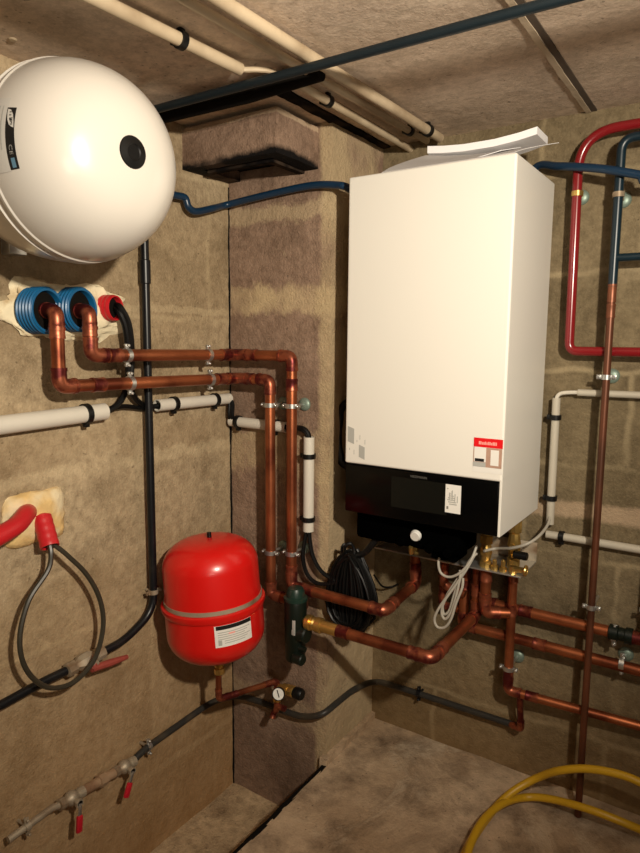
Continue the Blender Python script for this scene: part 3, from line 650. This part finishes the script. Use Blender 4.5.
gf = obj('dial', Geo().lathe(gc, gd, [(.0163, .0), (.0163, .001), (.0005, .001)], 28), 'gauge_face', pg)
gx = Vector((0, 0, 1)).cross(gd).normalized(); gy = gd.cross(gx)
obj('needle', Geo().obox(gc+gd*.0016-gx*.001+gy*.001, gx*.35-gy*.9, gd.cross(gx*.35-gy*.9), gd, (.021, .0028, .0008)), 'clip', gf)

# ------------------------------------------------------------------ dirt separator with its brass outlet
SX, SY = (0.3387, -0.405, 0.4822)[0], -.405
sz0, sz1 = (0.3376, -0.405, 0.3654)[2], (0.3367, -0.405, 0.5449)[2]
ds = thing('dirt_separator', 'black upright dirt separator with green cap right of the red vessel', 'dirt separator', (SX, SY, sz0))
obj('housing', Geo().lathe((SX, SY, sz0), Z, [(.020, 0), (.026, .004), (.028, .012), (.028, .055), (.030, .058), (.030, .098), (.031, .104), (.031, sz1-sz0-.01), (.029, sz1-sz0-.004), (.022, sz1-sz0)], 28), 'dirt_green', ds)
obj('cap', Geo().lathe((SX, SY, sz1-.006), Z, [(.026, 0), (.033, .002), (.033, .010), (.026, .013), (.0245, .028), (.020, .036), (.001, .038)], 24), 'cap_green', ds)
obj('side_port', Geo().cyl((SX+.015, SY-.004, sz0+.085), (SX+.044, SY-.004, sz0+.085), .024, 20, bev=.004).cyl((SX+.01, SY-.02, sz0+.02), (SX+.042, SY-.022, sz0+.02), .016, 16, bev=.003).cyl((SX+.01, SY-.01, sz0+.045), (SX+.04, SY-.01, sz0+.045), .008, 12), 'dirt_green', ds)
lx = V((SX+.013, SY-.0282, (sz0+sz1)/2+.018)); obj('label_strip', Geo().box((lx.x-.0055, lx.y-.001, lx.z-.021), (lx.x+.0055, lx.y+.002, lx.z+.021), .0004), 'label_grey', ds)
bz = (0.4354, -0.405, 0.4871)[2]; bxa = SX+.040; bxb = (0.4762, -0.405, 0.4895)[0]
bt = obj('brass_outlet', Geo().lathe((bxa, SY, bz), X, [(.012, -.01), (.021, 0), (.021, .012), (.016, .014), (.019, .022), (.016, .028), (.021, .031), (.021, .046), (.0165, .048), (.0165, bxb-bxa)], 12), 'brass', ds)
bb = (0.7422, -0.405, 0.5089)
pipe_run('copper_pipe', 'lower copper pipe from the separator bending back beneath the boiler',
         [(bxb-.006, SY, bz), (bb[0], SY, bz), (bb[0], -.10, bz+.002), (bb[0], -.10, .632)], RP, couplings=[(0, .08), (0, .84), (1, .17), (2, .5)], group='copper pipes under the boiler')

# ------------------------------------------------------------------ boiler
BX, BY, BYB, BZ, BT, BW = .457, -.351, -.03, .7975, 1.6475, .419
ZP = .9275
bo = thing('boiler', 'large white wall-hung gas boiler with black control panel', 'boiler', (BX+BW/2, BYB, BZ))
cs = Geo().box((BX, BY, ZP), (BX+BW, BYB, BT), .005, 3)
obj('casing', cs, 'white_boiler', bo, sharp=12)
obj('side_panel', Geo().box((BX+BW-.006, BY+.002, BZ), (BX+BW, BYB, ZP+.01), .001), 'white_boiler', bo, sharp=12)
obj('side_panel', Geo().box((BX, BY+.03, BZ), (BX+.004, BYB, ZP+.01), .001), 'black_matte', bo)
pn = obj('control_panel', Geo().box((BX+.001, BY+.001, BZ), (BX+BW-.0065, BY+.05, ZP-.0025), .004), 'black_gloss', bo)
PO = Vector((BX, BY+.001, BZ))
obj('display', quad(PO, X, Z, .138, .032, .288, .110), 'display', pn)
obj('brand_lettering', text_geo('VIESSMANN', (0.6688, -0.3504, 0.9138), X, Z, .0085), 'logo', pn)
def rect(parent, name, x0, z0, x1, z1, mat, y):
    return obj(name, Geo().box((x0, y, z0), (x1, y+.0012, z1)), mat, parent)
wl = rect(pn, 'warning_label', .7405, .8375, .7795, .9065, 'label_white', -.3508)
for i, (zz, a, b) in enumerate(((.896, .744, .748), (.889, .7555, .757), (.884, .753, .759), (.879, .750, .762), (.874, .7475, .7645), (.869, .746, .766), (.864, .748, .768), (.859, .751, .77))):
    rect(wl, 'printed_line', a, zz-.0014, b, zz+.0014, 'label_grey', -.3513)
for (a, z0, z1) in ((.750, .868, .887), (.757, .868, .893), (.764, .866, .885), (.770, .864, .880)):
    rect(wl, 'printed_line', a, z0, a+.0022, z1, 'label_grey', -.3515)
rect(wl, 'printed_line', .7445, .846, .749, .853, 'label_ink', -.3513)
# red advice sticker low on the right of the front
sk = rect(bo, 'sticker', .806, .9455, .8745, 1.0255, 'label_white', -.3518)
sk['label'] = 'picture sticker with a red heading band'
rect(sk, 'red_band', .8065, 1.0045, .8745, 1.0255, 'label_red', -.3523)
for i in range(12): rect(sk, 'heading_letter', .8185+i*.0036, 1.0105, .8185+i*.0036+(.0026 if i % 3 else .003), 1.0105+(.0075 if i not in (2, 3, 5, 8) else .0058), 'label_pink', -.3527)
rect(sk, 'picture', .8065, .9585, .8735, 1.0040, 'label_tan', -.3523)
rect(sk, 'picture_boiler', .8085, .9700, .8365, 1.0040, 'label_white', -.3527)
rect(sk, 'picture_boiler', .8105, .9705, .8325, .9775, 'label_black', -.3530)
rect(sk, 'picture_floor', .8065, .9585, .8365, .9690, 'label_grey', -.3527)
rect(sk, 'picture_window', .8475, .9640, .8665, 1.0000, 'label_white', -.3527)
# two faint transparent stickers low on the left of the front
for (x0, z0, w_, h_, sh) in ((.4655, .979, .019, .040, .006), (.4995, .941, .017, .032, .006)):
    g = Geo(); y = -.3516
    g.add([(x0, y, z0+sh), (x0+w_, y, z0), (x0+w_, y, z0+h_), (x0, y, z0+h_+sh), (x0, y+.001, z0+sh), (x0+w_, y+.001, z0), (x0+w_, y+.001, z0+h_), (x0, y+.001, z0+h_+sh)],
          [(0, 1, 2, 3), (7, 6, 5, 4), (0, 4, 5, 1), (1, 5, 6, 2), (2, 6, 7, 3), (3, 7, 4, 0)])
    obj('grey_sticker', g, 'label_grey', bo)
for (x0, z0, h_) in ((.501, .992, .012), (.516, .981, .012), (.470, .962, .006), (.484, .952, .012), (.4925, .985, .006)):
    rect(bo, 'sticker_print', x0, z0, x0+.0016, z0+h_, 'label_grey', -.3514)
# dark underside with its plugs
hb = obj('hydraulic_block', Geo().box((BX+.006, -.300, .712), (BX+.306, -.17, BZ+.004), .012).box((BX+.22, -.28, .69), (BX+.29, -.2, .72), .006), 'black_hood', bo)
wc_ = (0.644, -0.325, 0.7517)
obj('white_plug', Geo().lathe((wc_[0], -.295, wc_[2]), (0, -1, -.25), [(.012, 0), (.015, .004), (.015, .010), (.012, .015)], 18), 'label_white', hb)
for px, py in ((1, .618), (2, .685), (3, .735)):
    obj('black_plug', Geo().cyl((py-.012 if px == 1 else py, -.295, .737-.004*px), (py-.012 if px == 1 else py, -.318, .733-.004*px), .013, 16, bev=.003), 'black_hood', hb)
obj('drain_screw', Geo().cyl((0.6303, -0.3, 0.7162), (0.6261, -0.29, 0.6966), .006, 10), 'brass', hb)
# drooping black hose at the boiler's left side
cable('black_hose', 'black hose bulging out behind the left side of the boiler', [(.475, -.20, 1.13), (0.3758, -0.22, 1.0671), (0.3599, -0.22, 1.0202), (0.3557, -0.22, 0.9619), (0.3631, -0.22, 0.9189), (0.3821, -0.22, 0.8889), (.50, -.20, .86)], .011, cat='hose')

# papers lying on the boiler
def sheet(name, label, mat, x0, x1, y0, y1, zf, t, n=24, m=6, skew=0, cat='papers', group=None):
    vs, fs = [], []
    for i in range(n+1):
        u = i/n
        for j in range(m+1):
            v = j/m
            for s in (0, 1): vs.append((x0+(x1-x0)*u+skew*v, y0+(y1-y0)*v+.012*math.sin(u*5)*(0), zf(u, v)+s*t))
    idx = lambda i, j, s: (i*(m+1)+j)*2+s
    for i in range(n):
        for j in range(m):
            fs.append((idx(i, j, 1), idx(i+1, j, 1), idx(i+1, j+1, 1), idx(i, j+1, 1))); fs.append((idx(i, j, 0), idx(i, j+1, 0), idx(i+1, j+1, 0), idx(i+1, j, 0)))
    for i in range(n):
        fs.append((idx(i, 0, 0), idx(i+1, 0, 0), idx(i+1, 0, 1), idx(i, 0, 1))); fs.append((idx(i, m, 0), idx(i, m, 1), idx(i+1, m, 1), idx(i+1, m, 0)))
    for j in range(m):
        fs.append((idx(0, j, 0), idx(0, j, 1), idx(0, j+1, 1), idx(0, j+1, 0))); fs.append((idx(n, j, 0), idx(n, j+1, 0), idx(n, j+1, 1), idx(n, j, 1)))
    return tag(obj(name, Geo().add(vs, fs), mat, None, (x0, y0, BT)), label, cat, group)
def lerp_tab(tab, x):
    for (a, za), (b_, zb2) in zip(tab, tab[1:]):
        if x <= b_: 
            t = max(0, (x-a)/(b_-a)); t = t*t*(3-2*t) if False else t
            return za+(zb2-za)*t
    return tab[-1][1]
BOT = [(.60, 1.706), (.665, 1.698), (.72, 1.694), (.80, 1.694), (.86, 1.699), (.92, 1.708)]
sheet('folded_sheets', 'greyish folded paper sheets under the booklet at the boiler front edge', 'paper_grey', .545, .865, -.344, -.245, lambda u, v: BT+.0008+(lerp_tab(BOT, .62+.27*u)-BT-.003)*v**.8*(1-.35*u), .0012, skew=.070, cat='papers', group='papers on the boiler')
sheet('booklet', 'thick white curled booklet on top of the boiler', 'paper', .621, .887, -.25, -.16, lambda u, v: lerp_tab(BOT, .621+.284*u)+.002-.02*v*(1-u), .0165, n=30, cat='booklet', group='papers on the boiler')
sheet('loose_paper', 'loose white sheet below the curled right end of the booklet', 'paper', .66, .835, -.335, -.235, lambda u, v: BT+.002+.036*v*(1-.2*u)+0.010*max(0, (u-.45)/.55)**1.5, .0014, skew=.012, cat='papers', group='papers on the boiler')


# ------------------------------------------------------------------ fittings shelf and brass valves under the boiler
pz = .6425
pl = thing('mounting_rail', 'thin steel mounting rail on wall below the boiler carrying brass valves', 'mounting rail', (.66, -.02, pz))
obj('shelf', Geo().box((.448, -.16, pz-.002), (.876, -.012, pz+.002), .0006), 'steel', pl)
obj('back_plate', Geo().box((.448, -.014, pz-.002), (.876, -.009, pz+.055), .0006), 'old_steel', pl)
def brass_valve(px, y, z0, z1, label, knob=False, r=.0155, group='brass valves under the boiler'):
    t = thing('brass_valve', label, 'valve', (px, y, z0), group); h = z1-z0
    pr = [(r*.75, 0), (r*1.05, .002), (r*1.05, h*.16), (r*.8, h*.19), (r*.95, h*.3), (r*1.12, h*.42), (r*.95, h*.55), (r*.8, h*.62), (r*1.1, h*.65), (r*1.1, h*.85), (r*.75, h*.88), (r*.75, h)]
    obj('valve_body', Geo().lathe((px, y, z0), Z, pr, 10).cyl((px, y, z0+h*.42), (px, y-.022, z0+h*.42), .007, 10), 'brass', t)
    if knob: obj('knob', Geo().cyl((px+.008, y-.03, z0+h*.3), (px+.045, y-.03, z0+h*.3), .011, 14, bev=.002), 'clip', t)
    return t
brass_valve(.772, -.13, pz, .745, 'brass valve standing on mounting rail under boiler, left one of right pair')
brass_valve(.835, -.09, pz, .795, 'tall brass valve with black knob at the right end of the mounting rail', True, .0165)
brass_valve(.559, -.12, pz-.03, .735, 'brass union on the left part of the mounting rail under the white plug', r=.011)
for (a, b_, zz, lab) in ((.800, -.14, .668, 'small brass test nipple left of the dome fitting on mounting rail'), (.824, -.142, .672, 'small copper-brown dome fitting between brass valves on the rail')):
    tag(obj('brass_nipple', Geo().lathe((a, b_, pz), Z, [(.006, 0), (.010, .001), (.010, .012), (.006, .014), (.006, zz-pz), (.003, zz-pz+.004)], 10), 'brass', None, (a, b_, pz)), lab, 'fitting', 'small fittings on the mounting rail')
lv2 = tag(obj('filling_tap', Geo().cyl((.845, -.14, pz+.012), (.885, -.15, pz+.018), .008, 12).cyl((.850, -.14, pz), (.850, -.14, pz+.02), .010, 8).torus((.885, -.15, pz+.018), X, .011, .004, 16), 'brass', None, (.85, -.14, pz)), 'small brass tap with round handle at the right rail end', 'valve')

# copper below the rail and along the back wall
UG = 'copper pipes under the boiler'
v3 = (0.8351, -0.085, 0.4329)[0]
zl = (0.8655, -0.07, 0.2818)[2]
pipe_run('copper_pipe', 'long upright copper pipe below right rail end, turning right low down', [(v3, -.085, pz+.01), (v3, -.085, zl+.004), (1.30, -.045, zl-.002), (2.88, -.045, zl-.004)], .0125, couplings=[(0, .10), (0, .36), (0, .86), (1, .14)], group=UG)
clamp((v3, -.085, (0.8348, -0.085, 0.3512)[2]), Z, .0125, (0, 1, 0), .085, 'steel clamp on the long upright copper pipe below the rail', rosette=True)
pipe_run('copper_pipe', 'short copper pipe under left brass valve, elbowed into the upright pipe', [(.773, -.125, pz+.01), (.774, -.125, .512), (v3-.004, -.092, .512)], RP, couplings=[(0, .25), (0, .72)], group=UG)
zu1 = (0.8241, -0.062, 0.5144)[2]; zu2 = (0.7998, -0.062, 0.429)[2]
pipe_run('copper_pipe', 'upper of two parallel copper pipes along the back wall to right', [(.745, -.050, .63), (.745, -.062, zu1+.001), (1.085, -.062, zu1-.001)], RP, couplings=[(1, .06), (1, .36)], group='parallel copper pipes along the back wall')
pipe_run('copper_pipe', 'lower of two parallel copper pipes along the back wall to right', [(.690, -.050, .63), (.690, -.062, zu2+.002), (2.88, -.062, zu2-.002)], RP, couplings=[(1, .1), (0, .4)], group='parallel copper pipes along the back wall')
pipe_run('copper_pipe', 'short dark copper pipe behind the grey cables under the rail', [(.635, -.08, pz), (.635, -.08, .545), (.70, -.08, .532)], .0115, couplings=[(0, .5)], group=UG)
pipe_run('copper_pipe', 'dim copper pipe with elbow behind the rail near cable coil', [(.62, -.05, pz), (.62, -.05, .47), (.68, -.05, .47)], .011, couplings=[(0, .4), (0, .75)], group=UG)
clamp((1.0924, -0.062, 0.5074), X, RP, (0, 1, 0), .062, 'steel clamp on upper parallel copper pipe near the right edge')
clamp((1.1144, -0.062, 0.437), X, RP, (0, 1, 0), .062, 'steel clamp on lower parallel copper pipe near the right edge', rosette=True)
uc = V((1.0957, -0.062, 0.511)); ud = V((1.1513, -0.062, 0.5074))
tag(obj('black_coupling', Geo().lathe((1.086, -.062, zu1-.001), X, [(.012, -.01), (.021, -.006), (.021, .014), (.017, .016), (.017, .03), (.021, .032), (.021, .048), (.012, .05)], 12), 'dirt_green', None, (1.086, -.062, zu1)), 'dark green-black coupling at the end of upper parallel pipe', 'fitting')
pipe_run('copper_pipe', 'copper pipe rising at the right edge beside the dark coupling', [(1.133, -.062, zu1-.002), (1.172, -.062, zu1-.002), (1.172, -.062, 1.02)], RP, group='copper pipes at the right edge')
clamp((1.172, -.062, (1.1391, -0.062, 0.5882)[2]), Z, RP, (0, 1, 0), .062, 'steel clamp on the copper pipe at the very right edge')
# drop at the end of the low black pipe
dx = (0.8639, -0.06, 0.2542)[0]
pipe_run('copper_pipe', 'short copper drop joining the low black pipe to the pipe above', [(dx+.004, -.082, zl), (dx+.004, -.05, (0.8682, -0.05, 0.1635)[2]), (dx-.03, -.030, (0.8398, -0.03, 0.1551)[2])], .0088, mat='copper_fit', k=.012, group=UG)

# ------------------------------------------------------------------ coil of black cable and grey cables under the boiler
cc = V((0.4496, -0.298, 0.5527)); pts = []
random.seed(11)
NL = 44
for i in range(NL*20):
    a = 2*pi*i/20; k = i//20
    if i % 20 == 0: rx = .006+.072*((k*17) % NL)/NL; rz = .100+.026*random.random(); oy = random.uniform(-.016, .016); ox = random.uniform(-.004, .004); oz = random.uniform(-.008, .008); P_ = (rx, rz, oy, ox, oz)
    x = math.sin(a)*rx*(1-.28*math.cos(a)); z = math.cos(a)*rz
    pts.append(cc+Vector((x+ox, oy*(1+.3*math.sin(a)), z+oz)))
pts = [sum((pts[max(0, min(len(pts)-1, i+j))] for j in (-1, 0, 1)), Vector())/3 for i in range(len(pts))]
cl = thing('cable_coil', 'hanging coil of black cable left of the pipes under the boiler', 'cable coil', cc)
obj('windings', Geo().tube(pts, .0042, 7), 'cable', cl)
top = cc+Vector((0, 0, .105))
obj('tie', Geo().cable([top+Vector((-.018, -.006, -.01)), top+Vector((-.012, -.012, .025)), top+Vector((0, -.006, .036)), top+Vector((.008, 0, .02)), top+Vector((.014, -.01, -.014))], .0045, 7).cable([top+Vector((-.03, 0, -.01)), top+Vector((-.026, -.006, .02)), top+Vector((-.02, 0, .03))], .004, 7), 'cable', cl)
cable('black_cable', 'black cable leading from the coil up under the boiler', [(0.4589, -0.298, 0.6582), (0.4857, -0.29, 0.6697), (0.5106, -0.28, 0.7027), (0.5358, -0.26, 0.7442), (.56, -.24, .74)], .009, group='black cables under the boiler')
cable('black_cable', 'thin dark cable sagging on the back wall behind the coil', [(0.4156, -0.1, 0.5344), (0.4178, -0.05, 0.4838), (0.4342, -0.02, 0.4746), (0.4545, -0.012, 0.4864)], .003)
GG = 'light grey cables under the boiler'
GL = [('light grey cable making a wide open loop under the boiler', [(0.7222, -0.25, 0.7254), (0.7064, -0.27, 0.7092), (0.6992, -0.28, 0.684), (0.7071, -0.28, 0.6563), (0.7317, -0.28, 0.6509), (0.7604, -0.28, 0.6701), (0.7815, -0.27, 0.7028), (0.7883, -0.25, 0.7377)]),
      ('light grey cable hanging in a bundle, outermost strand', [(0.7927, -0.26, 0.7204), (0.7765, -0.27, 0.6966), (0.7559, -0.28, 0.6482), (0.7327, -0.285, 0.6076), (0.709, -0.29, 0.5663), (0.6977, -0.29, 0.5338), (0.7067, -0.29, 0.5144), (0.7271, -0.29, 0.5197), (0.7425, -0.29, 0.5451), (0.7534, -0.288, 0.5896), (0.7665, -0.285, 0.6311), (0.7662, -0.28, 0.6557)]),
      ('light grey cable hanging in a bundle, middle strand', [(0.7835, -0.255, 0.7094), (0.7696, -0.27, 0.6743), (0.746, -0.28, 0.6302), (0.7221, -0.284, 0.5888), (0.7138, -0.284, 0.5546), (0.724, -0.284, 0.5382), (0.7394, -0.284, 0.5609), (0.7512, -0.284, 0.6062), (0.7584, -0.28, 0.654), (0.7557, -0.275, 0.6729)]),
      ('light grey cable hanging in a bundle, inner doubled strand', [(0.7741, -0.25, 0.7009), (0.755, -0.265, 0.6592), (0.7307, -0.274, 0.6142), (0.7147, -0.278, 0.5743), (0.7183, -0.278, 0.5482), (0.7329, -0.278, 0.5625), (0.7458, -0.278, 0.6136), (0.7621, -0.27, 0.6622)])]
for lab, q in GL: cable('grey_cable', lab, q, .0034, 'grey_cable', GG)
cable('grey_cable', 'grey cable from under the boiler curving up into right upright conduit', [(0.7766, -0.16, 0.6954), (0.7989, -0.13, 0.6984), (0.8501, -0.16, 0.7174), (0.8902, -0.16, 0.7368), (0.9087, -0.12, 0.7524), (0.9127, -0.06, 0.7682), (0.9099, -0.032, 0.7861), (0.9087, -0.028, 0.8043)], .0038, 'grey_cable', GG)

# ------------------------------------------------------------------ right of the boiler: painted pipes, copper riser, conduits
xr = .938
rp = thing('red_pipe', 'glossy red painted pipe loop on back wall right of the boiler', 'pipe', (xr, -.05, 1.4))
zt = (1.0667, -0.05, 1.762)[2]; zb_ = (1.0121, -0.05, 1.224)[2]
obj('pipe', Geo().tube([(2.88, -.05, zt+.002), (xr-.004, -.05, zt-.008), (xr, -.05, zb_), (2.88, -.05, zb_-.002)], .0118, 18, fillet=[.092, .022], seg=14), 'red_paint', rp)
clamp((xr-.002, -.05, (0.933, -0.05, 1.6105)[2]), Z, .0118, (0, 1, 0), .05, 'brassy clamp on the red painted pipe right of the boiler', mat='brass', rosette=True, ears=False)
ri = thing('copper_riser', 'tall upright pipe near right edge, dark blue above, copper below', 'pipe', (1.026, -.08, 1.0))
VR = lambda z: Vector((1.0345+max(0, 1.378-z)*.0040, -.072-.026*max(0, 1.378-z)/1.378, z))
zc1 = (1.0348, -0.072, 1.379)[2]; zbt = (1.0555, -0.072, 1.7203)[2]
up = obj('painted_pipe', Geo().tube([(2.88, -.072, zbt), (VR(zbt).x, -.072, zbt), VR(zc1)], .0108, 16, fillet=.03), 'teal_paint', ri); up['label'] = 'dark blue painted upper part'
zbr = (1.0689, -0.072, 1.4474)[2]
obj('branch', Geo().cyl(VR(zbr), (2.88, -.072, zbr-.002), .0095, 14), 'teal_paint', up)
lo = obj('copper_pipe', Geo().cyl(VR(zc1+.004), VR(.004), .0090, 16), 'copper_riser', ri); lo['label'] = 'bare copper lower part'
coupling(ri, VR(zc1-.015), Z, .0093, .045, 'copper_dull'); coupling(ri, VR((1.0328, -0.072, 1.322)[2]), Z, .0093, .035, 'copper_dull')
for (q_, r_, m_, ro_, ea_, lab) in (((1.0487, -0.072, 1.5934)[2], .0110, 'old_steel', True, False, 'dark clamp on the blue painted upper part of the riser'), ((1.0294, -0.074, 1.1622)[2], .0094, 'steel', True, True, 'pale zinc clamp on copper riser right of the boiler middle'), ((1.0324, -0.09, 0.5774)[2], .0092, 'steel', False, True, 'small steel clamp on copper riser above the parallel pipes')):
    clamp(VR(q_), Z, r_, (0, 1, 0), -VR(q_).y, lab, rosette=ro_, mat=m_, ears=ea_)
# long blue pipe: left wall, across the pillar, behind the boiler, on to the right edge
bl = [(0.03, -0.7925, 1.5713), (0.03, -0.5783, 1.616), (0.03, -0.5224, 1.6201), (0.032, -0.4917, 1.6191), (0.034, -0.4812, 1.5975), (0.034, -0.453, 1.5905), (0.032, -0.3872, 1.6097), (0.0278, -0.315, 1.6335), (0.1461, -0.306, 1.6458), (0.2751, -0.304, 1.654), (0.3399, -0.304, 1.6533), (0.3893, -0.303, 1.647), (0.4162, -0.302, 1.6403), (.44, -.27, 1.630), (.52, -.06, 1.625), (.60, -.016, 1.630), (.78, -.016, 1.662), (0.8279, -0.02, 1.6977), (0.8815, -0.052, 1.683), (0.9324, -0.074, 1.6699), (1.0052, -0.094, 1.6502), (1.0816, -0.096, 1.6272), (1.1399, -0.096, 1.6068), (1.6, -.08, 1.60), (2.88, -.06, 1.60)]
tag(obj('blue_pipe', Geo().cable(bl, .0098, 12, 7), 'blue_paint', None, bl[6]), 'blue pipe across the pillar and behind boiler to the right edge', 'pipe')
# conduits on the back wall right of the boiler
k1 = (0.9087, -0.028, 1.1008); k2 = (0.9116, -0.028, 0.7605)
conduit('upright white conduit on back wall just right of the boiler', [k1, (k1[0]+.001, -.028, k2[2])], .0105, [(.15, (0, 1, 0)), (.79, (0, 1, 0))], 'conduit_dim')
k3 = (0.9021, -0.026, 0.7306); k4 = (1.1945, -0.026, 0.7284)
conduit('low white conduit on back wall running to the right edge', [k3, (2.88, k3[1], k4[2])], .0105, [(.02, (0, 1, 0))], 'conduit_dim')
k5 = (0.961, -0.026, 1.1178); k6 = (1.1667, -0.026, 1.1269)
conduit('high thin white conduit on back wall behind the copper riser', [k5, (2.88, k5[1], k6[2])], .0088, [(.105, (0, 1, 0))], 'conduit_dim')
cable('grey_cable', 'cream cable bending from upright conduit into high thin conduit', [(0.9093, -0.028, 1.0902), (0.9098, -0.028, 1.1035), (0.9192, -0.027, 1.1131), (0.9413, -0.026, 1.1168), (0.9659, -0.026, 1.118)], .0052, 'conduit')

# ------------------------------------------------------------------ ceiling conduits and pipes
CGp = 'ceiling conduits'
a0 = (0.3774, -1.0362, 1.7975); a1 = (0.4015, -0.6984, 1.7975); a0 = (a0[0]-.02, -1.75, a0[2])
conduit('cream ceiling conduit above white vessel, ending over the flue block', [V(a1)+(V((0.3827, -1.0402, 1.7975))-V(a1))*2.0, a1], .0125, [(.768, (0, 0, 1))], 'conduit_old', CGp)
cable('white_cable', 'cream cable leaving the cut end of a ceiling conduit', [(0.398, -0.7405, 1.7975), (0.4033, -0.6973, 1.7975), (0.4282, -0.6727, 1.7995), (0.4455, -0.641, 1.8015), (0.4474, -0.5644, 1.8015)], .0055, 'conduit_old')
e0 = (0.456, -0.5912, 1.7995); e1 = (0.4528, 0.01, 1.7995)
conduit('cream ceiling conduit beyond the crossing pipe, nearest to the pillar', [e0, e1], .0100, [(.24, (0, 0, 1))], 'conduit_old', CGp)
f0 = (0.4958, -0.9488, 1.8025); f1 = (0.521, -0.0365, 1.8025)
conduit('thin cream ceiling conduit, middle one of the three over the boiler', [V(f1)+(V(f0)-V(f1))*1.8, f1], .0088, [(.935, (0, 0, 1))], 'conduit_old', CGp)
h0 = (0.552, -0.9253, 1.7975); h1 = (0.5694, -0.0581, 1.7975)
conduit('thick cream ceiling conduit, rightmost of the three over the boiler', [V(h1)+(V(h0)-V(h1))*1.8, h1], .0120, [(.95, (0, 0, 1))], 'conduit_old', CGp)
zx = TOP-.05
tag(obj('ceiling_pipe', Geo().tube([(-.01, -.69, zx), (2.2, -.69, zx)], .0090, 14), 'bluegrey_paint', None, (.6, -.69, zx)), 'blue-grey pipe crossing under the ceiling in front of conduits', 'pipe')
tag(obj('black_pipe', Geo().tube([(-.01, -.612, TOP-.030), (.34, -.60, TOP-.028), (.53, -.59, TOP-.016)], .0185, 16), 'soot', None, (.2, -.60, TOP-.03)), 'thick black pipe under the ceiling behind the blue-grey pipe', 'pipe')  # dark band under the ceiling, drawn as a thick black tube
cp = (0.0855, -1.0014, 1.8175)
tag(obj('ceiling_plug', Geo().lathe((cp[0], cp[1], TOP+.001), (0, 0, -1), [(.0085, 0), (.0085, .002), (.006, .004), (.001, .0035)], 18), 'conduit_old', None, (cp[0], cp[1], TOP)), 'small round pale plug in the ceiling above the white vessel', 'plug')
hk = V((0.1771, -0.6051, 1.8175))
tag(obj('ceiling_nail', Geo().tube([hk+Vector((0, 0, .003)), hk+Vector((0, 0, -.012)), hk+Vector((.01, -.004, -.016))], .0028, 8), 'conduit_old', None, hk), 'small pale bent nail in the ceiling beside the crossing pipe', 'nail')

# ------------------------------------------------------------------ yellow hose on the floor
hz = [(1.3092, -0.15, 0.1974), (1.2273, -0.15, 0.1857), (1.1502, -0.15, 0.1933), (1.0701, -0.15, 0.1801), (0.9989, -0.15, 0.1475), (0.9381, -0.1304, 0.09), (0.8906, -0.1626, 0.055), (0.8606, -0.2169, 0.03), (0.8446, -0.3072, 0.017), (0.8451, -0.4122, 0.017), (0.8699, -0.5134, 0.017),
      (0.9201, -0.572, 0.017), (0.9826, -0.5645, 0.022), (0.9386, -0.4998, 0.03), (0.8708, -0.4566, 0.046), (0.8539, -0.3715, 0.046), (0.8566, -0.285, 0.044), (0.8747, -0.2033, 0.036), (0.9077, -0.1333, 0.022), (0.9667, -0.1186, 0.035), (1.0619, -0.1328, 0.058), (1.1442, -0.1277, 0.055), (1.2327, -0.0996, 0.03), (1.3189, -0.088, 0.017)]
tag(obj('yellow_hose', Geo().cable(hz, .0100, 14, 8), 'hose', None, hz[19]), 'yellow hose curling over the concrete floor at the lower right', 'hose')

# ------------------------------------------------------------------ light
def lamp(kind, name, loc, power, col, size=.05, aim=None, **kw):
    l = bpy.data.lights.new(name, kind); l.energy = power; l.color = col
    if kind == 'AREA': l.size = size
    else: l.shadow_soft_size = size
    for k_, v_ in kw.items(): setattr(l, k_, v_)
    o = bpy.data.objects.new(name, l); COL.objects.link(o); o.location = loc
    if aim: o.rotation_euler = (V(aim)-V(loc)).to_track_quat('-Z', 'Y').to_euler()
    return o
lamp('SPOT', 'work_lamp', (1.70, -1.54, 1.62), 150, (1, .89, .73), .035, aim=(.36, -.50, 1.36), spot_size=math.radians(104), spot_blend=1)
lamp('AREA', 'bounce_lamp', (1.9, -2.3, 1.1), 5, (1, .87, .70), .5, aim=(1.3, -1.2, 1.8))  # added unseen fill, stands in for bounced light on the ceiling

w_ = bpy.data.worlds.new('world'); scene.world = w_; w_.use_nodes = True
w_.node_tree.nodes['Background'].inputs['Color'].default_value = (1, .85, .65, 1); w_.node_tree.nodes['Background'].inputs['Strength'].default_value = .02
scene.view_settings.view_transform = 'Standard'; scene.view_settings.look = 'None'; scene.view_settings.exposure = 0
